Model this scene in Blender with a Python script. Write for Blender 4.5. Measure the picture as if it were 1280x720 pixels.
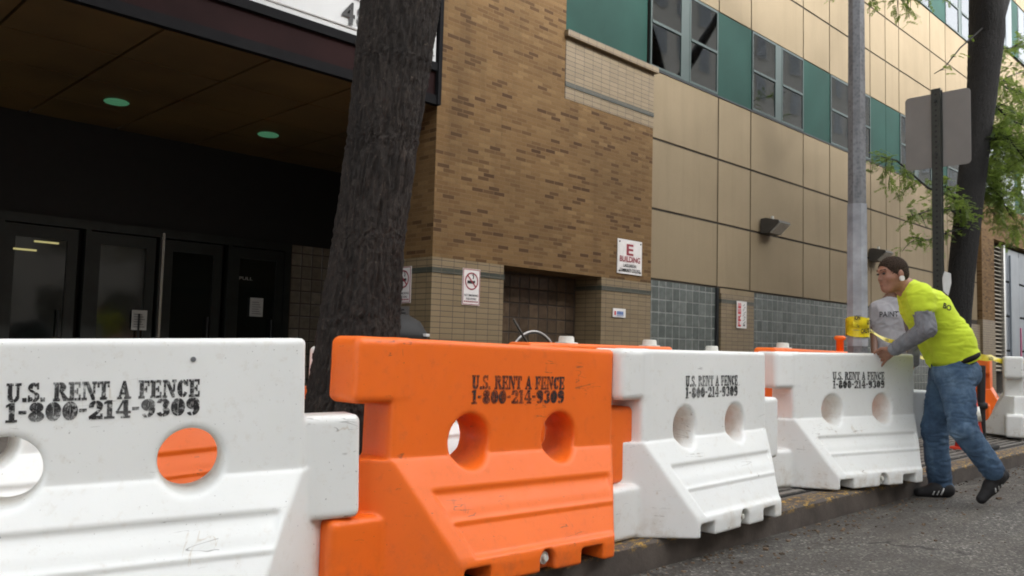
import bpy, bmesh, math, random
import numpy as np
from mathutils import Vector, Matrix, noise
random.seed(7); rng = np.random.default_rng(7)
K = 0.79          # survey units (su) to metres: the street was measured in su
R = math.radians
SC = bpy.context.scene
for o in list(bpy.data.objects): bpy.data.objects.remove(o)

# ------------------------------------------------------------------ camera
CAM = Vector((0, 0, 1.2*K))
AX_R = Vector((0.70876, -0.70497, 0.02592)); AX_D = Vector((0.06887, 0.03257, -0.99709)); AX_F = Vector((0.70208, 0.70849, 0.07164))
cam = bpy.data.objects.new('camera', bpy.data.cameras.new('camera')); SC.collection.objects.link(cam)
m = Matrix((( AX_R.x, -AX_D.x, -AX_F.x, CAM.x), (AX_R.y, -AX_D.y, -AX_F.y, CAM.y), (AX_R.z, -AX_D.z, -AX_F.z, CAM.z), (0, 0, 0, 1)))
cam.matrix_world = m
cam.data.sensor_width = 36; cam.data.lens = 36*1050/1280; cam.data.clip_start = .05; cam.data.clip_end = 1000
SC.camera = cam

# ------------------------------------------------------------------ light
SUN_EL, SUN_AZ = 25.5, 287      # azimuth: direction the light comes from, degrees from +X counter-clockwise
w = bpy.data.worlds.new('World'); SC.world = w; w.use_nodes = True
nt = w.node_tree; nt.nodes.clear()
sky = nt.nodes.new('ShaderNodeTexSky'); sky.sky_type = 'NISHITA'; sky.sun_disc = False
sky.sun_elevation = R(SUN_EL); sky.sun_rotation = R(90-SUN_AZ); sky.air_density = 1.0; sky.dust_density = 4.0; sky.ozone_density = 1.0
hs = nt.nodes.new('ShaderNodeHueSaturation'); hs.inputs['Saturation'].default_value = .16; hs.inputs['Value'].default_value = 1.0
bg = nt.nodes.new('ShaderNodeBackground'); bg.inputs[1].default_value = .15
ow = nt.nodes.new('ShaderNodeOutputWorld')
nt.links.new(sky.outputs[0], hs.inputs['Color']); nt.links.new(hs.outputs[0], bg.inputs[0]); nt.links.new(bg.outputs[0], ow.inputs[0])
sl = bpy.data.lights.new('sun', 'SUN'); sl.energy = 1.7; sl.angle = R(12); sl.color = (1, .985, .96)
so = bpy.data.objects.new('sun', sl); SC.collection.objects.link(so)
sd = Vector((math.cos(R(SUN_EL))*math.cos(R(SUN_AZ)), math.cos(R(SUN_EL))*math.sin(R(SUN_AZ)), math.sin(R(SUN_EL))))
so.rotation_euler = sd.to_track_quat('Z', 'Y').to_euler(); so.location = (0, 0, 30)
SC.view_settings.view_transform = 'Standard'; SC.view_settings.look = 'None'; SC.view_settings.exposure = 2.22; SC.view_settings.gamma = 1
SC.cycles.filter_width = 1.9

# ------------------------------------------------------------------ materials
def nodes_of(name):
    mt = bpy.data.materials.new(name); mt.use_nodes = True
    t = mt.node_tree; return mt, t, t.nodes['Principled BSDF']
def ramp(t, src, stops):
    r = t.nodes.new('ShaderNodeValToRGB'); cr = r.color_ramp
    while len(cr.elements) < len(stops): cr.elements.new(.5)
    for e, (p, c) in zip(cr.elements, stops):
        e.position = p; e.color = (*c, 1) if len(c) == 3 else c
    t.links.new(src, r.inputs[0]); return r.outputs[0]
def tcoord(t, kind='Object', scale=(1, 1, 1), rot=(0, 0, 0), loc=(0, 0, 0)):
    c = t.nodes.new('ShaderNodeTexCoord'); mp = t.nodes.new('ShaderNodeMapping')
    mp.inputs['Scale'].default_value = scale; mp.inputs['Rotation'].default_value = rot; mp.inputs['Location'].default_value = loc
    t.links.new(c.outputs[kind], mp.inputs[0]); return mp.outputs[0]
def noise_n(t, vec, scale, detail=5, rough=.55, dist=0):
    n = t.nodes.new('ShaderNodeTexNoise'); n.inputs['Scale'].default_value = scale; n.inputs['Detail'].default_value = detail
    n.inputs['Roughness'].default_value = rough; n.inputs['Distortion'].default_value = dist
    t.links.new(vec, n.inputs['Vector']); return n.outputs['Fac']
def mix(t, fac, a, b, mode='MIX'):
    x = t.nodes.new('ShaderNodeMix'); x.data_type = 'RGBA'; x.blend_type = mode
    for s, v in ((x.inputs[0], fac), (x.inputs[6], a), (x.inputs[7], b)):
        if isinstance(v, (int, float)): s.default_value = v
        elif isinstance(v, tuple): s.default_value = (*v, 1)
        else: t.links.new(v, s)
    return x.outputs[2]
def bump(t, p, h, strength=.3, dist=.01):
    b = t.nodes.new('ShaderNodeBump'); b.inputs['Strength'].default_value = strength; b.inputs['Distance'].default_value = dist
    t.links.new(h, b.inputs['Height']); t.links.new(b.outputs[0], p.inputs['Normal'])
def simple(name, col, rough=.6, metal=0, var=.12, scale=8, spec=.5, emit=None, bmp=0, alpha=None):
    mt, t, p = nodes_of(name)
    v = tcoord(t); n = noise_n(t, v, scale)
    a = tuple(max(0, c*(1-var*1.6)) for c in col); b = tuple(min(1, c*(1+var)) for c in col)
    t.links.new(ramp(t, n, [(.3, a), (.7, b)]), p.inputs['Base Color'])
    p.inputs['Roughness'].default_value = rough; p.inputs['Metallic'].default_value = metal; p.inputs['Specular IOR Level'].default_value = spec
    if bmp: bump(t, p, noise_n(t, v, scale*4), bmp, .004)
    if emit: p.inputs['Emission Color'].default_value = (*emit[0], 1); p.inputs['Emission Strength'].default_value = emit[1]
    return mt
M = {}
def plastic(name, col, dirt, scuff):
    mt, t, p = nodes_of(name); v0 = tcoord(t)
    oi = t.nodes.new('ShaderNodeObjectInfo'); sc_ = t.nodes.new('ShaderNodeVectorMath'); sc_.operation = 'SCALE'; sc_.inputs[0].default_value = (37, 21, 13)
    t.links.new(oi.outputs['Random'], sc_.inputs['Scale']); ad_ = t.nodes.new('ShaderNodeVectorMath'); t.links.new(v0, ad_.inputs[0]); t.links.new(sc_.outputs[0], ad_.inputs[1]); v = ad_.outputs[0]
    big = noise_n(t, v, 2.2, 4, .5); fine = noise_n(t, v, 26, 6, .7); st = noise_n(t, tcoord(t, scale=(1.2, 1.2, 9)), 2.0, 7, .62, 1.0)
    base = mix(t, ramp(t, big, [(.35, (0, 0, 0)), (.7, (1, 1, 1))]), tuple(c*.93 for c in col), col)
    base = mix(t, ramp(t, fine, [(.56, (0, 0, 0)), (.78, (.28, .28, .28))]), base, dirt)
    base = mix(t, ramp(t, st, [(.70, (0, 0, 0)), (.712, (.4, .4, .4)), (.72, (0, 0, 0))]), base, scuff)
    def strokes(scl, sc2, w_, th, amt):
        mp = t.nodes.new('ShaderNodeMapping'); mp.inputs['Scale'].default_value = scl; t.links.new(v, mp.inputs[0])
        ln = ramp(t, noise_n(t, mp.outputs[0], sc2, 3, .5, .8), [(.5-w_, (0, 0, 0)), (.5, (1, 1, 1)), (.5+w_, (0, 0, 0))])
        mk = ramp(t, noise_n(t, v, 4.5, 4, .65), [(th, (0, 0, 0)), (th+.03, (amt,)*3)]); return mix(t, 1.0, ln, mk, 'MULTIPLY')
    base = mix(t, strokes((1.5, 1.5, 12), 1.6, .010, .60, .75), base, scuff)
    base = mix(t, strokes((9, 9, 1.6), 1.3, .012, .62, .45), base, dirt)
    base = mix(t, ramp(t, noise_n(t, v, 120, 2), [(.735, (0, 0, 0)), (.75, (.7,)*3)]), base, scuff)
    # grime rubbed into the foot of the moulding and round the fork pockets
    sp = t.nodes.new('ShaderNodeSeparateXYZ'); t.links.new(v0, sp.inputs[0])
    foot = ramp(t, sp.outputs['Z'], [(.0, (1, 1, 1)), (.16, (0, 0, 0))])
    patch = ramp(t, noise_n(t, v, 9, 6, .7), [(.48, (0, 0, 0)), (.66, (.55, .55, .55))])
    base = mix(t, mix(t, 1.0, foot, patch, 'MULTIPLY'), base, dirt)
    # road dirt caught inside the sight holes
    for cx in (-.26*K, .354*K):
        vm = t.nodes.new('ShaderNodeVectorMath'); vm.operation = 'DISTANCE'; mm = t.nodes.new('ShaderNodeVectorMath'); mm.operation = 'MULTIPLY'
        mm.inputs[1].default_value = (1, 0, 1); t.links.new(v0, mm.inputs[0]); t.links.new(mm.outputs[0], vm.inputs[0]); vm.inputs[1].default_value = (cx, 0, .60*K)
        near = ramp(t, vm.outputs['Value'], [(.088, (1, 1, 1)), (.098, (0, 0, 0))])
        blot = ramp(t, noise_n(t, v, 17, 6, .7), [(.34, (.05,)*3), (.7, (.75,)*3)])
        base = mix(t, mix(t, 1.0, near, blot, 'MULTIPLY'), base, dirt)
    t.links.new(base, p.inputs['Base Color'])
    t.links.new(ramp(t, fine, [(.3, (.36,)*3), (.8, (.6,)*3)]), p.inputs['Roughness'])
    p.inputs['Subsurface Weight'].default_value = .12; p.inputs['Subsurface Radius'].default_value = (.03, .025, .02); p.inputs['Subsurface Scale'].default_value = .5
    bump(t, p, noise_n(t, v, 14, 4, .6), .12, .006)
    return mt
M['white'] = plastic('white_plastic', (.84, .855, .83), (.46, .37, .25), (.12, .11, .10))
M['orange'] = plastic('orange_plastic', (.95, .17, .012), (.42, .10, .04), (.10, .05, .04))

def brick_mat(name, cols, mortar, bw, bh, ms, offset=.5, darkish=.0, bmp=.4, rough=.85, stain=.25, squash=1):
    mt, t, p = nodes_of(name); v = tcoord(t, 'UV')
    def bt(c1, c2, bias=0.):
        b = t.nodes.new('ShaderNodeTexBrick'); b.offset = offset; b.squash = squash
        b.inputs['Color1'].default_value = (*c1, 1); b.inputs['Color2'].default_value = (*c2, 1); b.inputs['Mortar'].default_value = (*mortar, 1)
        b.inputs['Scale'].default_value = 1; b.inputs['Mortar Size'].default_value = ms; b.inputs['Mortar Smooth'].default_value = .2
        b.inputs['Bias'].default_value = bias; b.inputs['Brick Width'].default_value = bw; b.inputs['Row Height'].default_value = bh
        t.links.new(v, b.inputs['Vector']); return b
    b1 = bt((0, 0, 0), (1, 1, 1)); 
    col = ramp(t, b1.outputs['Color'], [(i/(len(cols)-1) if len(cols) > 1 else 0, c) for i, c in enumerate(cols)])
    col = mix(t, b1.outputs['Fac'], col, mortar)
    n = noise_n(t, v, 1.1, 6, .6); n2 = noise_n(t, v, 60, 3)
    col = mix(t, ramp(t, n, [(.4, (0, 0, 0)), (.75, (stain,)*3)]), col, tuple(c*.5 for c in cols[len(cols)//2]))
    col = mix(t, ramp(t, n2, [(.35, (.14,)*3), (.65, (0, 0, 0))]), col, tuple(c*.5 for c in cols[0]))
    if rough > .6:
        so_ = noise_n(t, tcoord(t, 'UV', scale=(1.6, .28, 1)), 1.5, 6, .65, .2)
        col = mix(t, ramp(t, so_, [(.52, (0, 0, 0)), (.74, (.4,)*3)]), col, tuple(c*.42 for c in cols[1]))
    t.links.new(col, p.inputs['Base Color']); p.inputs['Roughness'].default_value = rough; p.inputs['Specular IOR Level'].default_value = .25 if rough > .6 else .5
    inv = t.nodes.new('ShaderNodeMath'); inv.operation = 'SUBTRACT'; inv.inputs[0].default_value = 1; t.links.new(b1.outputs['Fac'], inv.inputs[1])
    bump(t, p, inv.outputs[0], bmp, .006)
    return mt
BR = [(.057, .028, .011), (.107, .059, .022), (.141, .080, .030), (.154, .089, .034), (.171, .102, .041), (.146, .084, .032), (.197, .123, .052), (.121, .067, .025)]
M['brick'] = brick_mat('tan_brick', BR, (.165, .103, .048), .150, .0415, .0034, offset=.5, stain=.4)
M['tile'] = brick_mat('cream_glazed_tile', [(.175, .128, .070), (.197, .146, .080), (.215, .160, .091)], (.045, .03, .02), .155, .0535, .0035, offset=0, rough=.45, bmp=.5, stain=.12)
M['tile_shade'] = M['tile']
M['greentile'] = brick_mat('green_tile', [(.035, .04, .032), (.05, .055, .042)], (.10, .08, .05), .155, .0535, .003, offset=0, rough=.4)
def panel_mat():
    mt, t, p = nodes_of('cream_stucco_panel'); v = tcoord(t)
    a = noise_n(t, v, .7, 5, .6); streak = noise_n(t, tcoord(t, scale=(2.4, 2.4, .16)), 2, 6, .65, .3); f = noise_n(t, v, 70, 3)
    c = mix(t, ramp(t, a, [(.3, (0, 0, 0)), (.7, (1, 1, 1))]), (.204, .157, .090), (.248, .194, .117))
    c = mix(t, ramp(t, streak, [(.50, (0, 0, 0)), (.74, (.34,)*3)]), c, (.15, .108, .060))
    c = mix(t, ramp(t, f, [(.4, (.12,)*3), (.6, (0, 0, 0))]), c, (.16, .12, .075))
    oi = t.nodes.new('ShaderNodeObjectInfo'); c = mix(t, 1.0, c, ramp(t, oi.outputs['Random'], [(0, (.90, .89, .87)), (1, (1, 1, 1))]), 'MULTIPLY')
    t.links.new(c, p.inputs['Base Color']); p.inputs['Roughness'].default_value = .8
    bump(t, p, f, .15, .003); return mt
M['panel'] = panel_mat()
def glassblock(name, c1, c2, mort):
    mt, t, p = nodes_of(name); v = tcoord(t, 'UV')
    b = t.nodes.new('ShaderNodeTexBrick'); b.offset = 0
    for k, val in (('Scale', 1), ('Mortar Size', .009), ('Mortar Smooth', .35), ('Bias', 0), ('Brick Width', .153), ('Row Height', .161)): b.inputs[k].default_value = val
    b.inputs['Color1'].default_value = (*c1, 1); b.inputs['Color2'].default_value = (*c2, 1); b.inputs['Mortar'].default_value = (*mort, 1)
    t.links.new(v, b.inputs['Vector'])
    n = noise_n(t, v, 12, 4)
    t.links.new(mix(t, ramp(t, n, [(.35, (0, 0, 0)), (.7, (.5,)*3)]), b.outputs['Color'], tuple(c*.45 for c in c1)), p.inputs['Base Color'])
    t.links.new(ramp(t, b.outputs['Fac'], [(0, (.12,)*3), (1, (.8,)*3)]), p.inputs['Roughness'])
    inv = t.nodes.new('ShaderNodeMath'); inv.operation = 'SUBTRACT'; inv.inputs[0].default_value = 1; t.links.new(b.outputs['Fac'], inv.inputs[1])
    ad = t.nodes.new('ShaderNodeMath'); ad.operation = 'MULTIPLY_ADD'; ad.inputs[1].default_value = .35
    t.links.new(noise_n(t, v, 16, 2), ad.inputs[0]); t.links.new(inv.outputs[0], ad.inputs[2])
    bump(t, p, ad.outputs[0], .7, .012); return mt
M['gblock'] = glassblock('glass_block', (.075, .088, .082), (.135, .15, .14), (.21, .22, .205))
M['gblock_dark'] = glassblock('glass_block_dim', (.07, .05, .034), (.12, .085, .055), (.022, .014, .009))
M['teal'] = simple('teal_panel', (.012, .048, .038), .6, spec=.12, var=.12, scale=1.2)
M['tealframe'] = simple('teal_frame', (.028, .05, .046), .4, var=.1, scale=3)
def pane_mat(name, col=(.012, .016, .017), rough=.04):
    mt, t, p = nodes_of(name); v = tcoord(t)
    t.links.new(ramp(t, noise_n(t, v, 1.3, 4), [(.35, tuple(c*.6 for c in col)), (.7, tuple(c*1.5 for c in col))]), p.inputs['Base Color'])
    p.inputs['Roughness'].default_value = rough; p.inputs['Specular IOR Level'].default_value = .8
    bump(t, p, noise_n(t, v, 2.2, 2), .10, .02); return mt
def thin_glass():
    mt, t, p = nodes_of('window_glass'); v = tcoord(t)
    tr = t.nodes.new('ShaderNodeBsdfTransparent'); tr.inputs[0].default_value = (.88, .9, .9, 1)
    gl = t.nodes.new('ShaderNodeBsdfGlossy'); gl.inputs['Roughness'].default_value = .03; gl.inputs[0].default_value = (.9, .93, .95, 1)
    fr_ = t.nodes.new('ShaderNodeFresnel'); fr_.inputs['IOR'].default_value = 2.3
    b = t.nodes.new('ShaderNodeBump'); b.inputs['Strength'].default_value = .05; b.inputs['Distance'].default_value = .02
    t.links.new(noise_n(t, v, 1.6, 2), b.inputs['Height']); t.links.new(b.outputs[0], gl.inputs['Normal'])
    ms = t.nodes.new('ShaderNodeMixShader'); t.links.new(fr_.outputs[0], ms.inputs[0]); t.links.new(tr.outputs[0], ms.inputs[1]); t.links.new(gl.outputs[0], ms.inputs[2])
    t.links.new(ms.outputs[0], t.nodes['Material Output'].inputs[0]); return mt
M['pane'] = thin_glass(); M['room'] = simple('dark_room', (.02, .022, .022), .9)
M['blind'] = simple('window_blind', (.5, .5, .47), .7, var=.15, scale=4)
M['seam'] = simple('seam_black', (.035, .028, .02), .9)
M['soffit'] = simple('soffit_panel', (.13, .082, .026), .6, var=.25, scale=.8)
M['black'] = simple('black_matte', (.012, .012, .012), .7)
M['doorframe'] = simple('dark_door_frame', (.016, .02, .018), .45, var=.2)
M['doorglass'] = pane_mat('door_glass', (.007, .010, .009), .08)
M['blackpaint'] = simple('black_trim_paint', (.008, .008, .009), .8, spec=.1)
M['maroon'] = simple('maroon_fascia', (.016, .006, .006), .75, spec=.1, var=.2, scale=2)
M['darkmetal'] = simple('dark_metal', (.03, .033, .035), .45, .5)
M['marquee'] = simple('marquee_panel', (.42, .43, .43), .5, var=.06, scale=2)
M['paper'] = simple('paper', (.55, .56, .54), .8, var=.05)
M['signwhite'] = simple('sign_white', (.66, .64, .62), .5, var=.06, scale=20)
M['ink'] = simple('black_paint', (.022, .022, .022), .7, var=.3, scale=60)
def stencil_mat():
    mt, t, p = nodes_of('worn_stencil_paint'); v = tcoord(t)
    oi = t.nodes.new('ShaderNodeObjectInfo'); sc_ = t.nodes.new('ShaderNodeVectorMath'); sc_.operation = 'SCALE'; sc_.inputs[0].default_value = (17, 9, 5)
    t.links.new(oi.outputs['Random'], sc_.inputs['Scale']); ad_ = t.nodes.new('ShaderNodeVectorMath'); t.links.new(v, ad_.inputs[0]); t.links.new(sc_.outputs[0], ad_.inputs[1])
    p.inputs['Base Color'].default_value = (.018, .018, .019, 1); p.inputs['Roughness'].default_value = .65
    f = ramp(t, noise_n(t, ad_.outputs[0], 95, 5, .7), [(.36, (.25,)*3), (.50, (1, 1, 1))]); g_ = ramp(t, noise_n(t, ad_.outputs[0], 9, 3), [(.36, (.62,)*3), (.55, (1, 1, 1))])
    a_ = mix(t, 1.0, f, g_, 'MULTIPLY'); t.links.new(a_, p.inputs['Alpha']); return mt
M['stencil'] = stencil_mat()
M['red'] = simple('sign_red', (.25, .02, .035), .5, var=.1, scale=30)
M['redbright'] = simple('marker_red', (.50, .03, .04), .5, var=.1, scale=30)
M['blue'] = simple('sign_blue', (.12, .20, .42), .5)
M['chrome'] = simple('bright_metal', (.6, .6, .58), .25, .9, var=.05)
M['cap'] = simple('white_cap', (.62, .62, .56), .5, var=.15, scale=20)
def galv():
    mt, t, p = nodes_of('galvanised_steel'); v = tcoord(t)
    vo = t.nodes.new('ShaderNodeTexVoronoi'); vo.inputs['Scale'].default_value = 38; t.links.new(v, vo.inputs['Vector'])
    c = ramp(t, vo.outputs['Distance'], [(.1, (.13, .137, .145)), (.6, (.20, .207, .218))])
    c = mix(t, ramp(t, noise_n(t, tcoord(t, scale=(1, 1, .3)), 6, 6, .7), [(.5, (0, 0, 0)), (.68, (.7,)*3)]), c, (.07, .07, .075))
    t.links.new(c, p.inputs['Base Color']); p.inputs['Roughness'].default_value = .55; p.inputs['Metallic'].default_value = .25
    bump(t, p, noise_n(t, v, 30), .2, .003); return mt
M['galv'] = galv()
M['poster'] = simple('weathered_white_paint', (.32, .335, .365), .6, var=.3, scale=5)
M['alu'] = simple('sign_back_aluminium', (.21, .20, .19), .5, .25, var=.06, scale=3)
def post_mat():
    mt, t, p = nodes_of('perforated_green_post'); sp = t.nodes.new('ShaderNodeSeparateXYZ'); t.links.new(tcoord(t), sp.inputs[0])
    def mth(op, a, b=None):
        x = t.nodes.new('ShaderNodeMath'); x.operation = op
        for i_, q in enumerate((a, b)):
            if q is None: continue
            if isinstance(q, (int, float)): x.inputs[i_].default_value = q
            else: t.links.new(q, x.inputs[i_])
        return x.outputs[0]
    dz = mth('SUBTRACT', mth('MODULO', sp.outputs['Z'], .051), .0255); dist = mth('SQRT', mth('ADD', mth('MULTIPLY', dz, dz), mth('MULTIPLY', sp.outputs['Y'], sp.outputs['Y'])))
    c = ramp(t, noise_n(t, tcoord(t), 30), [(.3, (.022, .026, .021)), (.7, (.035, .038, .032))])
    t.links.new(mix(t, ramp(t, dist, [(.0085, (1, 1, 1)), (.010, (0, 0, 0))]), c, (.002, .002, .002)), p.inputs['Base Color']); p.inputs['Roughness'].default_value = .6
    return mt
M['post'] = post_mat()
def bark_mat(name, a, b, c):
    mt, t, p = nodes_of(name); v = tcoord(t, scale=(1, 1, .28))
    n = noise_n(t, v, 44, 9, .75, .8); n2 = noise_n(t, tcoord(t), 2.5, 5)
    col = ramp(t, n, [(.36, a), (.55, b), (.74, c)])
    col = mix(t, ramp(t, n2, [(.4, (0, 0, 0)), (.7, (.5,)*3)]), col, a)
    col = mix(t, ramp(t, noise_n(t, tcoord(t), 55, 4, .6), [(.66, (0, 0, 0)), (.72, (.6,)*3)]), col, tuple(x*2.2 for x in c))
    t.links.new(col, p.inputs['Base Color']); p.inputs['Roughness'].default_value = .9
    bump(t, p, n, 1.0, .03); return mt
M['bark'] = bark_mat('furrowed_bark', (.009, .0065, .005), (.034, .025, .019), (.095, .072, .056))
M['bark2'] = bark_mat('dark_bark', (.0025, .0022, .002), (.006, .005, .0042), (.013, .011, .009))
def leaf_mat():
    mt, t, p = nodes_of('leaflet_green'); v = tcoord(t)
    t.links.new(ramp(t, noise_n(t, v, 2.4, 3), [(.32, (.032, .062, .013)), (.5, (.075, .125, .025)), (.7, (.155, .195, .042))]), p.inputs['Base Color'])
    p.inputs['Roughness'].default_value = .55; p.inputs['Transmission Weight'].default_value = 0
    tr = t.nodes.new('ShaderNodeBsdfTranslucent'); tr.inputs[0].default_value = (.24, .34, .06, 1)
    ms = t.nodes.new('ShaderNodeMixShader'); ms.inputs[0].default_value = .45
    out = t.nodes['Material Output']; t.links.new(p.outputs[0], ms.inputs[1]); t.links.new(tr.outputs[0], ms.inputs[2]); t.links.new(ms.outputs[0], out.inputs[0])
    return mt
M['leaf'] = leaf_mat()
def asphalt():
    mt, t, p = nodes_of('worn_asphalt'); v = tcoord(t)
    vo = t.nodes.new('ShaderNodeTexVoronoi'); vo.inputs['Scale'].default_value = 95; t.links.new(v, vo.inputs['Vector'])
    sp = t.nodes.new('ShaderNodeSeparateColor'); t.links.new(vo.outputs['Color'], sp.inputs[0])
    agg = ramp(t, sp.outputs[0], [(.0, (.055, .05, .043)), (.55, (.105, .098, .086)), (.86, (.16, .15, .13)), (1, (.36, .34, .30))])
    n = noise_n(t, v, 1.7, 7, .65); c = mix(t, ramp(t, n, [(.38, (0, 0, 0)), (.66, (.75,)*3)]), agg, (.052, .046, .038))
    pt = noise_n(t, tcoord(t, scale=(.35, 2.2, 1)), 1.6, 5, .6, .6)
    c = mix(t, ramp(t, pt, [(.52, (0, 0, 0)), (.7, (.6,)*3)]), c, (.15, .135, .11))
    vc = t.nodes.new('ShaderNodeTexVoronoi'); vc.feature = 'DISTANCE_TO_EDGE'; vc.inputs['Scale'].default_value = 1.1
    wv = t.nodes.new('ShaderNodeVectorMath'); nz = t.nodes.new('ShaderNodeTexNoise'); nz.inputs['Scale'].default_value = 4; nz.inputs['Detail'].default_value = 6; t.links.new(v, nz.inputs['Vector'])
    wv.operation = 'MULTIPLY_ADD'; wv.inputs[1].default_value = (.35, .35, 0); t.links.new(nz.outputs['Color'], wv.inputs[0]); t.links.new(v, wv.inputs[2]); t.links.new(wv.outputs[0], vc.inputs['Vector'])
    crk = mix(t, 1.0, ramp(t, vc.outputs['Distance'], [(.006, (.9,)*3), (.016, (0, 0, 0))]), ramp(t, noise_n(t, v, .8, 3), [(.48, (0, 0, 0)), (.56, (1, 1, 1))]), 'MULTIPLY')
    c = mix(t, crk, c, (.02, .018, .015))
    sy = t.nodes.new('ShaderNodeSeparateXYZ'); t.links.new(v, sy.inputs[0])
    gr_ = t.nodes.new('ShaderNodeMapRange'); gr_.inputs['From Min'].default_value = 1.45; gr_.inputs['From Max'].default_value = 2.25; t.links.new(sy.outputs['Y'], gr_.inputs[0])
    c = mix(t, mix(t, 1.0, ramp(t, gr_.outputs[0], [(0, (0, 0, 0)), (1, (.85,)*3)]), ramp(t, noise_n(t, tcoord(t, scale=(.6, 2, 1)), 3.5, 7, .7), [(.38, (0, 0, 0)), (.58, (1, 1, 1))]), 'MULTIPLY'), c, (.040, .032, .024))
    t.links.new(c, p.inputs['Base Color']); p.inputs['Roughness'].default_value = .88
    ad = t.nodes.new('ShaderNodeMath'); ad.operation = 'ADD'; t.links.new(vo.outputs['Distance'], ad.inputs[0]); t.links.new(noise_n(t, v, 160, 4), ad.inputs[1])
    bump(t, p, ad.outputs[0], .7, .006); return mt
M['asphalt'] = asphalt()
def concrete(name, a, b, stain, sc=3):
    mt, t, p = nodes_of(name); v = tcoord(t)
    c = ramp(t, noise_n(t, v, sc, 8, .65), [(.3, a), (.7, b)])
    c = mix(t, ramp(t, noise_n(t, v, sc*6, 6, .7), [(.55, (0, 0, 0)), (.72, (.8,)*3)]), c, stain)
    t.links.new(c, p.inputs['Base Color']); p.inputs['Roughness'].default_value = .85
    bump(t, p, noise_n(t, v, 80, 5), .4, .004); return mt
M['sidewalk'] = concrete('sidewalk_concrete', (.10, .085, .07), (.19, .165, .14), (.05, .04, .03))
def kerbm():
    mt, t, p = nodes_of('kerb_stone'); v = tcoord(t)
    c = ramp(t, noise_n(t, v, 5, 8, .65), [(.3, (.045, .036, .03)), (.7, (.11, .09, .075))])
    sp = t.nodes.new('ShaderNodeSeparateXYZ'); t.links.new(tcoord(t), sp.inputs[0])
    zone = ramp(t, sp.outputs['Z'], [(.085, (0, 0, 0)), (.112, (1, 1, 1))])
    worn = ramp(t, noise_n(t, tcoord(t, scale=(1, 2.2, 2.2)), 16, 9, .8, .2), [(.53, (0, 0, 0)), (.56, (1, 1, 1))])
    c = mix(t, mix(t, 1.0, zone, worn, 'MULTIPLY'), c, (.42, .25, .045))
    t.links.new(c, p.inputs['Base Color']); p.inputs['Roughness'].default_value = .8
    bump(t, p, noise_n(t, v, 60, 6), .5, .004); return mt
M['kerb'] = kerbm()
M['grate'] = simple('grating_steel', (.20, .185, .165), .6, .2, var=.3, scale=14, bmp=.2)
M['pit'] = simple('pit_black', (.008, .008, .008), .9)
M['skin'] = simple('skin_light', (.33, .165, .108), .55, var=.16, scale=26, bmp=.12, spec=.35)
M['skin2'] = simple('skin_brown', (.16, .085, .055), .5, var=.08, scale=30)
M['lip'] = simple('lips', (.22, .085, .065), .5)
M['hair'] = simple('brown_hair', (.045, .029, .019), .85, var=.6, scale=160, bmp=.9, spec=.2)
M['hivis'] = simple('hi_vis_cotton', (.60, .75, .035), .85, var=.05, scale=14, bmp=.15)
M['greysleeve'] = simple('grey_jersey', (.19, .195, .21), .9, var=.14, scale=22, bmp=.2)
M['greytee'] = simple('grey_tee', (.36, .36, .38), .9, var=.05, scale=14, bmp=.2)
def denim():
    mt, t, p = nodes_of('faded_denim'); v = tcoord(t)
    c = ramp(t, noise_n(t, tcoord(t, scale=(1, 1, .6)), 7, 6, .6), [(.32, (.024, .050, .092)), (.52, (.055, .105, .175)), (.68, (.13, .205, .29))])
    f = noise_n(t, v, 190, 3); c = mix(t, ramp(t, f, [(.35, (.35,)*3), (.6, (0, 0, 0))]), c, (.03, .05, .09))
    t.links.new(c, p.inputs['Base Color']); p.inputs['Roughness'].default_value = .9; bump(t, p, f, .3, .002); return mt
M['denim'] = denim()
M['leather'] = simple('black_leather', (.012, .010, .010), .8, spec=.2)
M['shoeblack'] = simple('black_suede', (.010, .0095, .010), .8, var=.3, scale=40)
M['sole'] = simple('rubber_sole', (.06, .045, .035), .8)
M['stripe'] = simple('white_stripe', (.6, .6, .58), .6, var=.05)
M['tape'] = simple('yellow_tape', (.80, .66, .02), .35, var=.08, scale=20)
M['conered'] = simple('cone_orange_red', (.72, .06, .025), .5, var=.1, scale=10)
M['band'] = simple('reflective_band', (.62, .62, .56), .4, var=.08, scale=20)
M['louver'] = simple('cream_louver', (.42, .38, .30), .6)
M['greypanel'] = simple('blue_grey_panel', (.20, .225, .25), .4, var=.15, scale=1.5)
M['pink'] = simple('pink_strip', (.5, .10, .22), .5)
M['yellow'] = simple('yellow_paint', (.70, .38, .03), .5, var=.15)
M['lampglass'] = simple('frosted_lens', (.42, .41, .36), .35, var=.1, scale=20)
M['bronze'] = simple('bronze_housing', (.05, .045, .038), .5, .3)
M['greenlamp'] = simple('green_downlight', (.05, .2, .1), .4, emit=((.14, .45, .24), .055))
M['stripglow'] = simple('strip_reflection_glow', (.6, .55, .3), .4, emit=((.80, .72, .30), .10))  # emission stands in for strip lights mirrored in the door glass
M['oppbrick'] = brick_mat('red_brick', [(.26, .13, .09), (.32, .17, .11), (.36, .20, .14)], (.22, .2, .17), .2, .07, .008)
M['opplight'] = simple('pale_stone', (.55, .52, .46), .8)
M['litter'] = simple('debris', (.16, .11, .07), .9, var=.6, scale=9)

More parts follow.
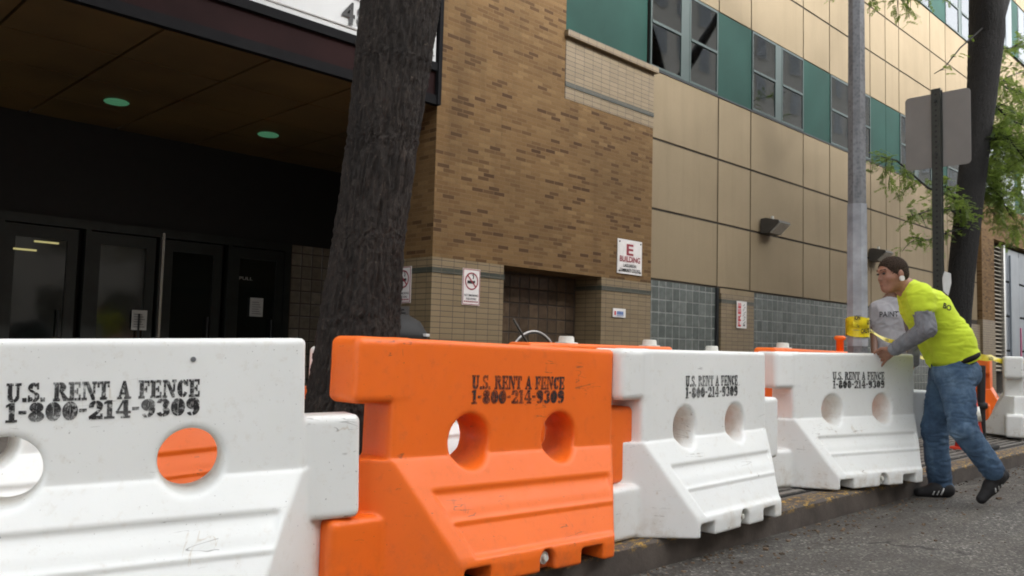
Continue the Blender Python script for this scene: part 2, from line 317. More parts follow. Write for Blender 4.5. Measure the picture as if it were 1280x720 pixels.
# ------------------------------------------------------------------ mesh helpers
def link(o, parent=None):
    SC.collection.objects.link(o)
    if parent is not None: o.parent = parent
    return o
def tag(o, label=None, cat=None, group=None, kind=None):
    if label: o['label'] = label
    if cat: o['category'] = cat
    if group: o['group'] = group
    if kind: o['kind'] = kind
    return o
def thing(name, label, cat, loc=(0, 0, 0), rz=0, group=None):
    o = bpy.data.objects.new(name, None); link(o); o.location = loc; o.rotation_euler = (0, 0, rz); o.empty_display_size = .1
    return tag(o, label, cat, group)
def box_uv(me):
    uv = me.uv_layers.new(name='UVMap') if not me.uv_layers else me.uv_layers[0]
    n = len(me.loops); co = np.empty(len(me.vertices)*3); me.vertices.foreach_get('co', co); co = co.reshape(-1, 3)
    vi = np.empty(n, dtype=np.int32); me.loops.foreach_get('vertex_index', vi)
    out = np.empty((n, 2))
    for p in me.polygons:
        a = np.abs(np.array(p.normal)); s = slice(p.loop_start, p.loop_start+p.loop_total); c = co[vi[s]]
        if a[2] > .7: out[s] = c[:, [0, 1]]
        elif a[0] > a[1]: out[s] = c[:, [1, 2]]
        else: out[s] = c[:, [0, 2]]
    uv.data.foreach_set('uv', out.ravel())
class MB:
    """collects boxes, prisms and tubes (in su unless k=1) and links them as one mesh object"""
    def __init__(s, k=K): s.bm = bmesh.new(); s.k = k
    def box(s, x0, x1, y0, y1, z0, z1, bev=0, mat=None):
        g = bmesh.ops.create_cube(s.bm, size=1)['verts']
        sx, sy, sz = x1-x0, y1-y0, z1-z0
        for v in g: v.co = Vector((x0+sx*(v.co.x+.5), y0+sy*(v.co.y+.5), z0+sz*(v.co.z+.5)))
        if mat is not None:
            for v in g: v.co = mat @ v.co
        if bev:
            es = {e for v in g for e in v.link_edges}
            bmesh.ops.bevel(s.bm, geom=list(es), offset=bev, segments=2, affect='EDGES', profile=.6)
        return s
    def cyl(s, p0, p1, r0, r1=None, n=20, caps=True):
        p0, p1 = Vector(p0), Vector(p1); r1 = r0 if r1 is None else r1
        q = (p1-p0).to_track_quat('Z', 'Y').to_matrix()
        ra = [s.bm.verts.new(p0+q@Vector((r0*math.cos(2*math.pi*i/n), r0*math.sin(2*math.pi*i/n), 0))) for i in range(n)]
        rb = [s.bm.verts.new(p1+q@Vector((r1*math.cos(2*math.pi*i/n), r1*math.sin(2*math.pi*i/n), 0))) for i in range(n)]
        for i in range(n): s.bm.faces.new((ra[i], ra[(i+1) % n], rb[(i+1) % n], rb[i]))
        if caps: s.bm.faces.new(ra[::-1]); s.bm.faces.new(rb)
        return s
    def tube(s, pts, r, n=8, closed=False, caps=True):
        pts = [Vector(p) for p in pts]; rings = []; N = len(pts); up = None
        rr = r if isinstance(r, (list, tuple)) else [r]*N
        for i, p in enumerate(pts):
            a = pts[(i-1) % N] if (i or closed) else p; b = pts[(i+1) % N] if (i < N-1 or closed) else p
            d = (b-a).normalized()
            if up is None: up = d.orthogonal()
            up = (up-d*up.dot(d)).normalized(); sd_ = d.cross(up)
            rings.append([s.bm.verts.new(p+rr[i]*(math.cos(2*math.pi*j/n)*up+math.sin(2*math.pi*j/n)*sd_)) for j in range(n)])
        for i in range(N if closed else N-1):
            A, B = rings[i], rings[(i+1) % N]
            off = 0
            if closed and i == N-1:
                off = min(range(n), key=lambda k: (A[0].co-B[k].co).length)
            for j in range(n): s.bm.faces.new((A[j], A[(j+1) % n], B[(j+1+off) % n], B[(j+off) % n]))
        if not closed and caps: s.bm.faces.new(rings[0][::-1]); s.bm.faces.new(rings[-1])
        return s
    def lathe(s, prof, c=(0, 0, 0), n=28):
        rings = [[s.bm.verts.new((c[0]+r*math.cos(2*math.pi*i/n), c[1]+r*math.sin(2*math.pi*i/n), c[2]+z)) for i in range(n)] for r, z in prof]
        for A, B in zip(rings, rings[1:]):
            for i in range(n): s.bm.faces.new((A[i], A[(i+1) % n], B[(i+1) % n], B[i]))
        s.bm.faces.new(rings[0][::-1]); s.bm.faces.new(rings[-1]); return s
    def prism(s, poly, o, ex, ey, thick):
        """polygon (2-D) in the plane o + x ex + y ey, extruded by the vector thick"""
        o, ex, ey, th = Vector(o), Vector(ex), Vector(ey), Vector(thick)
        A = [s.bm.verts.new(o+ex*x+ey*y) for x, y in poly]; B = [s.bm.verts.new(o+ex*x+ey*y+th) for x, y in poly]
        n = len(poly)
        s.bm.faces.new(A); s.bm.faces.new(B[::-1])
        for i in range(n): s.bm.faces.new((A[i], B[i], B[(i+1) % n], A[(i+1) % n]))
        return s
    def build(s, name, mat, parent=None, smooth=False, normals=True):
        if normals: bmesh.ops.recalc_face_normals(s.bm, faces=s.bm.faces)
        if s.k != 1: bmesh.ops.scale(s.bm, vec=(s.k,)*3, verts=s.bm.verts)
        me = bpy.data.meshes.new(name); s.bm.to_mesh(me); s.bm.free(); me.materials.append(mat)
        if len(me.polygons) < 6000: box_uv(me)
        if smooth: me.polygons.foreach_set('use_smooth', [True]*len(me.polygons))
        return link(bpy.data.objects.new(name, me), parent)
def mesh_np(name, V, F, mat, parent=None, smooth=True):
    me = bpy.data.meshes.new(name); F = np.asarray(F)
    me.vertices.add(len(V)); me.vertices.foreach_set('co', np.asarray(V, dtype=np.float32).ravel())
    k = F.shape[1]; me.loops.add(F.size); me.loops.foreach_set('vertex_index', F.ravel().astype(np.int32))
    me.polygons.add(len(F)); me.polygons.foreach_set('loop_start', np.arange(0, F.size, k, dtype=np.int32)); me.polygons.foreach_set('loop_total', np.full(len(F), k, dtype=np.int32))
    me.update(calc_edges=True); me.validate(); me.materials.append(mat)
    if smooth: me.polygons.foreach_set('use_smooth', [True]*len(F))
    return link(bpy.data.objects.new(name, me), parent)
def text_obj(name, body, o, ex, ey, size, mat, parent, width=None, thick=.0015, bold=.0, align='LEFT'):
    """flat lettering: o is the lower left corner in metres, ex / ey unit directions"""
    c = bpy.data.curves.new('t', 'FONT'); c.body = body; c.size = 1; c.offset = bold; c.resolution_u = 3; c.align_x = align
    ob = bpy.data.objects.new('t', c); SC.collection.objects.link(ob)
    me = bpy.data.meshes.new_from_object(ob.evaluated_get(bpy.context.evaluated_depsgraph_get())); bpy.data.objects.remove(ob)
    me.name = name; co = [v.co.copy() for v in me.vertices]
    wx = max(v.x for v in co)-min(v.x for v in co); x0 = min(v.x for v in co); sy = size/.72; sx = (width/wx) if width else sy
    o, ex, ey = Vector(o), Vector(ex).normalized(), Vector(ey).normalized()
    for v, p in zip(me.vertices, co): v.co = o+ex*((p.x-x0)*sx)+ey*(p.y*sy)
    me.materials.clear(); me.materials.append(mat)
    return link(bpy.data.objects.new(name, me), parent)

# ---- signed distance modelling: smooth moulded bodies, extracted with surface nets
def surface_nets(F, org, h):
    ins = F < 0
    c = np.zeros(tuple(n-1 for n in F.shape), dtype=np.int8)
    sl = [(slice(0, -1), slice(1, None))[b] for b in (0, 1)]
    for a in (0, 1):
        for b in (0, 1):
            for d in (0, 1): c += ins[sl[a], sl[b], sl[d]]
    act = (c > 0) & (c < 8); ijk = np.argwhere(act); idx = np.full(act.shape, -1, dtype=np.int64); idx[act] = np.arange(len(ijk))
    acc = np.zeros((len(ijk), 3)); cnt = np.zeros(len(ijk)); i, j, k = ijk.T
    for ax in range(3):
        for b in (0, 1):
            for d in (0, 1):
                o = [0, 0, 0]; oth = [q for q in range(3) if q != ax]; o[oth[0]] = b; o[oth[1]] = d; e = list(o); e[ax] = 1
                f0 = F[i+o[0], j+o[1], k+o[2]]; f1 = F[i+e[0], j+e[1], k+e[2]]
                m_ = (f0 < 0) != (f1 < 0); t = np.where(m_, f0/np.where(m_, f0-f1, 1), 0)
                p = np.zeros((len(ijk), 3)); p[:] = o; p[:, ax] = t
                acc += p*m_[:, None]; cnt += m_
    V = (ijk+acc/cnt[:, None])*h+np.array(org)
    Q = []
    for ax in range(3):
        a, b = [q for q in range(3) if q != ax]
        s0 = [slice(None)]*3; s1 = [slice(None)]*3; s0[ax] = slice(0, -1); s1[ax] = slice(1, None)
        ch = ins[tuple(s0)] != ins[tuple(s1)]; e = np.argwhere(ch)
        ok = (e[:, a] > 0) & (e[:, b] > 0) & (e[:, a] < F.shape[a]-1) & (e[:, b] < F.shape[b]-1); e = e[ok]
        def cid(da, db):
            q = e.copy(); q[:, a] -= da; q[:, b] -= db; return idx[q[:, 0], q[:, 1], q[:, 2]]
        q = np.stack([cid(1, 1), cid(0, 1), cid(0, 0), cid(1, 0)], 1)
        fl = ins[e[:, 0], e[:, 1], e[:, 2]]
        if ax == 1: fl = ~fl
        q[~fl] = q[~fl][:, ::-1]; Q.append(q)
    return V, np.concatenate(Q)
class SDF:
    def __init__(s, lo, hi, h):
        s.h = h; s.lo = np.array(lo, float); n = np.ceil((np.array(hi)-s.lo)/h).astype(int)+1
        s.ax = [s.lo[i]+h*np.arange(n[i]) for i in range(3)]; s.F = np.full(tuple(n), .3, dtype=np.float32)
    def region(s, lo, hi):
        sl = []
        for i in range(3):
            a = int(max(0, math.floor((lo[i]-s.lo[i])/s.h))); b = int(min(len(s.ax[i]), math.ceil((hi[i]-s.lo[i])/s.h)+1)); sl.append(slice(a, max(b, a)))
        sl = tuple(sl); return sl, np.meshgrid(*[s.ax[i][sl[i]] for i in range(3)], indexing='ij')
    def add(s, sl, d, k=0.0):
        f = s.F[sl]
        if k > 0:
            hh = np.clip(.5+.5*(f-d)/k, 0, 1); s.F[sl] = f*(1-hh)+d*hh-k*hh*(1-hh)
        else: s.F[sl] = np.minimum(f, d)
    def cut(s, sl, d, k=0.0):
        f = s.F[sl]; g = -d
        if k > 0:
            hh = np.clip(.5-.5*(f-g)/k, 0, 1); s.F[sl] = f*(1-hh)+g*hh+k*hh*(1-hh)
        else: s.F[sl] = np.maximum(f, g)
    def cap(s, p0, r0, p1, r1, k=.02, flat=1.0, cut=False):
        p0, p1 = np.array(p0, float), np.array(p1, float); mg = max(r0, r1)+.09
        sl, (X, Y, Z) = s.region(np.minimum(p0, p1)-mg, np.maximum(p0, p1)+mg)
        if 0 in X.shape: return
        d = p1-p0; L = max((d*d).sum(), 1e-9); t = np.clip(((X-p0[0])*d[0]+(Y-p0[1])*d[1]+(Z-p0[2])*d[2])/L, 0, 1)
        q = np.sqrt((X-p0[0]-t*d[0])**2+(Y-p0[1]-t*d[1])**2+(Z-p0[2]-t*d[2])**2)-(r0+(r1-r0)*t)
        (s.cut if cut else s.add)(sl, q, k)
    def ell(s, c, rad, axes=None, k=.02, cut=False):
        c = np.array(c, float); mg = max(rad)+.09; sl, (X, Y, Z) = s.region(c-mg, c+mg)
        if 0 in X.shape: return
        D = np.stack([X-c[0], Y-c[1], Z-c[2]], -1)
        if axes is not None: D = D@np.array(axes, float).T
        rad = np.array(rad); k0 = np.linalg.norm(D/rad, axis=-1); k1 = np.linalg.norm(D/rad**2, axis=-1)+1e-9
        (s.cut if cut else s.add)(sl, k0*(k0-1)/k1, k)
    def mesh(s): return surface_nets(s.F, s.lo, s.h)

# ------------------------------------------------------------------ setting: ground
o = MB().box(-70, 120, -60, 2.8, -.4, 0).build('road', M['asphalt']); tag(o, kind='structure')
mb = MB()
mb.prism([(2.8, -.3), (2.815, .135), (2.835, .15), (3.0, .15), (3.0, -.3)], (-60, 0, 0), (0, 1, 0), (0, 0, 1), (160, 0, 0))
o = mb.build('kerb', M['kerb']); tag(o, kind='structure')
def swz(y): return .15+max(0, (y-3.0))*.0125       # the pavement rises gently towards the building (su)
mb = MB(); mb.prism([(3.003, -.3), (3.003, .147), (13, .147+.125), (13, -.3)], (-60, 0, 0), (0, 1, 0), (0, 0, 1), (160, 0, 0))
o = mb.build('sidewalk', M['sidewalk']); tag(o, kind='structure')
o = MB().box(-70, 120, -22, -12, 0, .15).build('far_sidewalk', M['sidewalk']); tag(o, kind='structure')
# ventilation grating let into the pavement behind the kerb
g = thing('vent_grating', 'dirty steel ventilation grating with long bars in pavement behind the kerb', 'grating', (2*K, 0, 0))
for i in range(9):
    x0 = .2+i*2.1; mb = MB()
    for j in range(17):
        y = 3.08+j*.10
        mb.box(x0, x0+2.0, y, y+.055, swz(y)-.004, swz(y)+.012)
    for xx in (x0, x0+.66, x0+1.33, x0+1.96): mb.box(xx, xx+.04, 3.06, 4.72, .155, .159)
    mb.build('grating_panel', M['grate'], g)
MB().box(.1, 19.2, 3.05, 4.75, .12, .153).build('pit_floor', M['pit'], g)
# grit and bits of litter along the gutter
mb = MB(1)
for i in range(900):
    x = random.uniform(2, 13)*K; y = (2.8-abs(random.gauss(0, .22)))*K-.004; s_ = random.uniform(.002, .008)*(1.9 if random.random() < .05 else 1)
    if random.random() < .25: y = random.uniform(.6, 2.7)*K; s_ *= .7
    a = random.uniform(0, 3.1); mt_ = Matrix.Translation((x, y, s_*.4))@Matrix.Rotation(a, 4, 'Z')@Matrix.Rotation(random.uniform(-.4, .4), 4, 'X')
    mb.box(-s_, s_, -s_*.7, s_*.7, -s_*.4, s_*.5, mat=mt_)
tag(mb.build('grit', M['litter']), 'brown grit and crumbs scattered along the gutter', 'grit', kind='stuff')

# ------------------------------------------------------------------ the college building
FY = 7.75
bl = thing('college_building', 'tan brick and cream panel building with teal window band and dark recessed entrance', 'building', (10*K, FY*K, 0))
def bput(o):
    o.parent = bl; o.matrix_parent_inverse = Matrix.Translation((-10*K, -FY*K, 0)); return o
def B(mb, name, mat, **kw): return bput(mb.build(name, mat, **kw))
TX0, TX1 = 6.33, 10.72
# brick tower with its niche
mb = MB()
mb.box(TX0, TX1, FY+.0, 8.9, 2.27, 4.72); mb.box(TX0, 8.62, FY, 8.9, 4.72, 16)
B(mb, 'brick_wall', M['brick'])
B(MB().box(8.62, TX1, FY+.05, 8.9, 7.3, 16), 'brick_wall', M['brick'])
for q in ((TX0, 7.52, FY-.004, 8.9, 0, 2.268), (9.51, TX1, FY-.004, 8.9, 0, 2.268), (8.625, TX1+.004, FY-.004, 8.9, 4.722, 5.6)): B(MB().box(*q), 'tile_wall', M['tile'])
for q in ((TX0-.006, 7.526, FY-.012, 8.9, 2.08, 2.147), (9.504, TX1+.004, FY-.012, 8.9, 2.08, 2.147), (8.62, TX1+.006, FY-.012, 8.9, 4.90, 4.967)): B(MB().box(*q), 'green_tile_course', M['greentile'])
B(MB().box(8.60, TX1+.05, FY-.07, 8.9, 5.6, 5.70, bev=.012), 'coping', M['tile'])
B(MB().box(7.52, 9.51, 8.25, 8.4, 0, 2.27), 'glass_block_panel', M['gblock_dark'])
B(MB().box(8.62, TX1-.05, FY+.10, 8.9, 5.702, 7.3), 'spandrel', M['teal'])
# cream panel wall: panels standing 12 mm proud of a dark backing
XS = [10.76, 12.75, 13.87, 15.96, 17.17, 19.30, 20.20, 21.05, 23.22, 24.41, 26.9]
B(MB().box(TX1+.004, 26.9, FY+.085, 9.2, 0, 16), 'backing_wall', M['seam'])
ZR = [(2.35, 3.47), (3.47, 4.60), (4.60, 5.72), (7.25, 8.33), (8.33, 9.41), (9.41, 10.5), (12.0, 13.1), (13.1, 14.2), (14.2, 15.3)]
for a, b in zip(XS, XS[1:]):
    for zz in (ZR[:3], ZR[3:6], ZR[6:]):
        mb = MB()
        for z0, z1 in zz: mb.box(a+.019, b-.019, FY+.068, FY+.088, z0+.020, z1-.020)
        B(mb, 'panel_bay', M['panel'])

B(MB().box(TX1+.01, 26.9, FY+.055, FY+.10, 5.705, 5.735), 'sill_flashing', M['darkmetal'])
def window(x0, x1, z0, z1, blinds):
    f = B(MB().box(x0, x1, FY+.079, FY+.084, z0, z1), 'window', M['room'])
    def W(mb, name, mat): q_ = mb.build(name, mat); q_.parent = f; return q_
    mid = (x0+x1)/2; zc = z0+(z1-z0)*.50
    for n_, (a, b) in enumerate(((x0, mid-.11), (mid+.11, x1))):
        fr = MB()
        fr.box(a, a+.035, FY+.05, FY+.078, z0, z1); fr.box(b-.035, b, FY+.05, FY+.078, z0, z1)
        fr.box(a+.035, b-.035, FY+.05, FY+.078, z1-.04, z1); fr.box(a+.035, b-.035, FY+.05, FY+.078, z0, z0+.04)
        fr.box(a+.035, b-.035, FY+.042, FY+.078, zc-.022, zc+.022); W(fr, 'sash', M['tealframe'])
        W(MB().box(a+.034, b-.034, FY+.058, FY+.061, zc+.02, z1-.038), 'pane', M['pane'])
        W(MB().box(a+.034, b-.034, FY+.064, FY+.067, z0+.038, zc-.02), 'pane', M['pane'])
        if blinds and n_ < blinds:
            mb = MB(); zz = zc-.03
            for k in range(6): mb.box(a+.07+random.uniform(0, .05), b-.06-random.uniform(0, .2), FY+.0715, FY+.0735, zz-.095-random.uniform(0, .03), zz); zz -= .10
            W(mb, 'blind', M['blind'])
            W(MB().box(a+.25, b-.12, FY+.0715, FY+.0735, zc+.05, z1-.06), 'blind', M['blind'])
    W(MB().box(mid-.11, mid+.11, FY+.055, FY+.078, z0, z1), 'mullion', M['tealframe'])
    return f
for z0, z1 in ((5.74, 7.24), (10.52, 11.98)):
    for a, b in ((12.72, 13.88), (15.95, 17.18), (19.29, 20.2), (20.2, 21.06), (23.21, 24.42)): B(MB().box(a+.008, b-.008, FY+.064, FY+.086, z0, z1), 'spandrel', M['teal'])
    for q, (a, b) in enumerate(((10.70, 12.70), (13.89, 15.94), (17.19, 19.28), (21.07, 23.2), (24.43, 26.85))): window(a, b, z0, z1, (0, 2, 2, 1, 0)[q])
# ground floor glass block strips and the tiled pilaster between them
B(MB().box(10.76, 12.74, FY+.07, FY+.2, 0, 2.33), 'glass_block_panel', M['gblock'])
B(MB().box(13.95, 26.0, FY+.07, FY+.2, 0, 2.33), 'glass_block_panel', M['gblock'])
for a, b in ((12.78, 13.90), (26.0, 26.9)): B(MB().box(a, b, FY, FY+.2, 0, 2.24), 'tile_pilaster', M['tile'])
B(MB().box(12.775, 13.905, FY-.008, FY+.19, 2.08, 2.147), 'green_tile_course', M['greentile'])
B(MB().box(12.76, 13.92, FY+.01, FY+.2, 2.24, 2.335), 'pilaster_cap', M['panel'])
for a, b in ((12.70, 12.76), (13.92, 13.96)): B(MB().box(a, b, FY+.03, FY+.1, 0, 2.34), 'panel_edge_trim', M['darkmetal'])
# recessed entrance: soffit panels, back wall of doors, glass block
mb = MB()
ys = [7.80, 8.9, 10.0, 11.1, 12.12]; xs_ = [-6.9, -4.65, -2.4, -.25, 1.95, 3.05, 4.15, 5.25, 6.35, 7.45, 9, 11]
xs_ = [-6.85+1.1*i for i in range(17)]
xs_ = [3.05+1.1*i for i in range(-9, 7)]+[10.7]
for a, b in zip(xs_, xs_[1:]):
    for c, d in zip(ys, ys[1:]): mb.box(a+.014, b-.014, c+.014, d-.014, 4.1, 4.16, bev=.005)
B(mb, 'soffit_panels', M['soffit'])
B(MB().box(-7.5, 10.7, 7.85, 12.4, 4.165, 4.3), 'soffit_backing', M['black'])
mb = MB()
mb.box(-7.5, 12, 12.15, 12.4, 2.78, 4.12); mb.box(-7.7, -7.5, 7.75, 12.4, 0, 4.3)
B(mb, 'entrance_wall', M['black'])
M['gblock_tan'] = glassblock('glass_block_tan', (.22, .19, .145), (.31, .275, .215), (.04, .03, .02))
B(MB().box(6.95, 11.8, 12.12, 12.3, 0, 2.78), 'glass_block_panel', M['gblock_tan'])
for x in (3.64, 5.68, 1.6, -.4):
    B(MB().lathe([(.125, 0), (.145, -.012), (.135, -.024), (.02, -.018)], (x, 10.65, 4.1)), 'downlight', M['greenlamp'])
# doors
DX = [(-2.95, -2.05), (-2.0, -1.1), (-.95, -.05), (0, .9), (1.05, 1.95), (2.0, 2.84), (2.88, 3.76), (3.92, 4.80), (4.92, 5.80), (5.96, 6.84)]
fr = MB(); fr.box(-7.5, 6.95, 12.08, 12.3, 2.66, 2.78)
for a, b in DX: fr.box(a-.07, a-.005, 12.09, 12.25, 0, 2.66)
fr.box(6.85, 6.95, 12.09, 12.25, 0, 2.66)
B(fr, 'door_surround', M['doorframe'])
for i, (a, b) in enumerate(DX):
    mb = MB(); mb.box(a, a+.13, 12.11, 12.17, .17, 2.64); mb.box(b-.13, b, 12.11, 12.17, .17, 2.64); mb.box(a+.13, b-.13, 12.11, 12.17, 2.48, 2.64); mb.box(a+.13, b-.13, 12.11, 12.17, .17, .55)
    d_ = B(mb, 'entrance_door', M['doorframe'])
    p_ = MB().box(a+.125, b-.125, 12.135, 12.15, .54, 2.49).build('door_pane', M['doorglass']); p_.parent = d_
    h_ = MB().tube([(b-.2, 12.07, 1.2), (b-.2, 12.07, 1.55)], .013).build('door_handle', M['darkmetal']); h_.parent = d_
B(MB().box(4.86, 4.895, 12.04, 12.09, .2, 2.72), 'door_edge_strip', M['chrome'])
B(MB().box(-7.5, 6.95, 12.3, 12.38, 0, 2.78), 'lobby_wall', M['black'])
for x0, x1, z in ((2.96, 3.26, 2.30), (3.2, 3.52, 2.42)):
    B(MB().box(x0+.03, x1, 12.10, 12.132, z, z+.022), 'strip_light_reflection', M['stripglow'])  # glowing bars on the door glass, painted in as reflections
# marquee over the entrance
mb = MB(); mb.box(-7.7, TX0-.01, FY-.02, FY+.03, 4.115, 4.56); B(mb, 'fascia', M['maroon'])
mb = MB(); mb.box(-7.7, TX0-.01, FY-.06, FY+.02, 4.09, 4.20); mb.box(-7.7, TX0-.01, FY-.06, FY+.02, 4.50, 4.60); mb.box(TX0-.06, TX0-.008, FY-.08, FY+.02, 4.09, 7.4)
B(mb, 'fascia_trim', M['blackpaint'])
B(MB().box(-7.7, TX0-.01, FY+.03, 8.2, 4.16, 16), 'upper_wall', M['brick'])
ms_ = B(MB().box(-4, TX0-.09, FY-.05, FY-.005, 4.60, 7.2), 'marquee_sign', M['marquee'])
mb = MB()
for z in (4.66, 5.0, 5.06, 5.45, 5.51, 5.9): mb.box(-3.9, TX0-.12, FY-.062, FY-.048, z, z+.014)
q_ = mb.build('letter_track', M['alu']); q_.parent = ms_; q_.matrix_parent_inverse = ms_.matrix_world.inverted()
q_.matrix_parent_inverse = Matrix.Identity(4)
def letters(parent, name, s, x, z, size, width, mat, y=None, bold=.02):
    t_ = text_obj(name, s, (x*K, (FY-.068 if y is None else y)*K, z*K), (1, 0, 0), (0, 0, 1), size*K, mat, parent, width=width*K, bold=bold)
    return t_
for s, x, z, wd in (('4', 4.905, 4.70, .165), ('8', 5.10, 4.70, .15), ('2', 4.93, 5.08, .16), ('0', 5.12, 5.08, .17), ('4', 6.05, 4.85, .15)):
    letters(ms_, 'marquee_letter', s, x, z, .25, wd, M['ink'])
# papers on the doors
def plate(name, label, cat, x0, x1, z0, z1, y, mat, th=.012, group=None):
    """a thin plate fixed on a wall facing the street; empty at its foot centre (su)"""
    e = thing(name, label, cat, ((x0+x1)/2*K, y*K, z0*K), group=group)
    w_ = (x1-x0)/2; b_ = MB().box(-w_, w_, -th, 0, 0, z1-z0, bev=.003).build('plate', mat, e); return e
for x0, x1, z0, z1, lb in ((4.51, 4.72, 1.32, 1.60, 'pale paper notice low on the glass door left of the bright strip'), (6.28, 6.50, 1.59, 1.88, 'white paper notice taped to the glass door nearest the glass blocks')):
    e = plate('notice', lb, 'notice', x0, x1, z0, z1, 12.10, M['paper'], .008)
    mb = MB()
    for k in range(6): mb.box(-.075, .075-.02*(k % 3), -.012, -.009, .04+k*.035, .05+k*.035)
    mb.build('print', M['galv'], e)
text_obj('door_lettering', 'PULL', (6.1*K, 12.128*K, 2.15*K), (1, 0, 0), (0, 0, 1), .05*K, M['paper'], bl, width=.22*K).matrix_parent_inverse = Matrix.Translation((-10*K, -FY*K, 0))

# ------------------------------------------------------------------ annexe down the street
an = thing('brick_annexe', 'tan brick annexe with louvered bay and grey blue panels beyond the trees', 'building', (28*K, FY*K, 0))
def A(mb, name, mat):
    o_ = mb.build(name, mat); o_.parent = an; o_.matrix_parent_inverse = Matrix.Translation((-28*K, -FY*K, 0)); return o_
A(MB().box(26.95, 28.15, FY-.05, 9.5, 2.4, 4.9), 'brick_wall', M['brick'])
A(MB().box(26.95, 28.15, FY-.055, 9.5, 0, 2.4), 'tile_wall', M['tile'])
A(MB().box(26.95, 60, FY-.05, 9.5, 4.9, 6.0), 'brick_wall', M['brick'])
A(MB().box(33.4, 60, FY-.05, 9.5, 0, 4.9), 'brick_wall', M['brick'])
A(MB().box(28.15, 33.4, FY+.25, 9.5, 0, 4.9), 'bay_back', M['seam'])
mb = MB()
for i in range(32):
    z = .9+i*.122
    mb.prism([(0, 0), (.10, .045), (.10, .06), (0, .02)], (28.2, FY+.02, z), (0, 1, 0), (0, 0, 1), (.85, 0, 0))
A(mb, 'louver', M['louver']); A(MB().box(29.08, 29.22, FY-.06, FY+.2, 0, 4.8), 'louver_frame', M['chrome'])
mb = MB()
for a, b in ((29.3, 30.1), (30.15, 31.4), (31.45, 33.3)):
    for z0, z1 in ((0, 1.5), (1.55, 2.6), (2.65, 3.7), (3.75, 4.8)): mb.box(a, b, FY+.12, FY+.24, z0+.02, z1)
A(mb, 'grey_panels', M['greypanel'])
A(MB().box(31.42, 31.5, FY+.08, FY+.118, .6, 2.3), 'pink_strip', M['pink'])
A(MB().box(30.3, 31.2, FY+.06, FY+.118, .3, 4.6), 'pale_panel', M['greypanel'])
for i in range(14):
    for zz in ((8.0, 9.1, 10.2), (13.3, 14.4)):
        mb = MB()
        for z0 in zz: mb.box(26.95+i*2.2+.025, 26.95+i*2.2+2.175, FY+.066, FY+.09, z0+.025, z0+1.075)
        A(mb, 'panel_bay', M['panel'])
A(MB().box(26.95, 60, FY+.09, 9.5, 6.0, 15.5), 'backing_wall', M['seam'])
for z0, z1 in ((6.05, 7.95), (11.35, 13.2)):
    for i in range(14):
        x = 26.98+i*2.2
        f = A(MB().box(x, x+1.5, FY+.02, FY+.08, z0, z1), 'window', M['tealframe'])
        p_ = MB().box(x+.06, x+.72, FY+.005, FY+.03, z0+.06, z1-.06).box(x+.80, x+1.44, FY+.005, FY+.03, z0+.06, z1-.06).build('pane', M['pane']); p_.parent = f
    for i in range(14): A(MB().box(28.50+i*2.2, 29.16+i*2.2, FY+.02, FY+.08, z0, z1), 'spandrel', M['teal'])

# ------------------------------------------------------------------ buildings across the street, behind the camera (unseen; heights set to shade the lower facade, also serve reflections and bounce)
for x0, x1, h, mt_, lb in ((-30, -4, 21, 'oppbrick', 'red brick loft building across the street'), (-3.9, 18, 20.5, 'opplight', 'pale stone office block across the street'), (18.1, 45, 21, 'oppbrick', 'long red brick warehouse across the street'), (45.1, 75, 29, 'opplight', 'tall pale apartment block across the street'), (75.1, 118, 30, 'opplight', 'long pale concrete block far down across the street')):
    e = thing('street_building', lb, 'building', ((x0+x1)/2*K, -20*K, 0))
    def E_(mb, name, mat, e=e, x0=x0, x1=x1):
        o_ = mb.build(name, mat); o_.parent = e; o_.matrix_parent_inverse = Matrix.Translation((-(x0+x1)/2*K, 20*K, 0)); return o_
    E_(MB().box(x0, x1, -30, -20, 0, h), 'wall', M[mt_])
    E_(MB().box(x0-.1, x1+.1, -30.1, -19.7, h, h+.4), 'cornice', M['opplight'])
    z = 1.6
    while z < h-2:
        x = x0+1
        while x < x1-2:
            f = E_(MB().box(x-.1, x+1.7, -20, -19.93, z-.1, z+2.1), 'window', M['opplight'])
            p_ = MB().box(x, x+1.6, -19.93, -19.91, z, z+2).build('pane', M['pane']); p_.parent = f
            x += 3.0
        z += 3.6

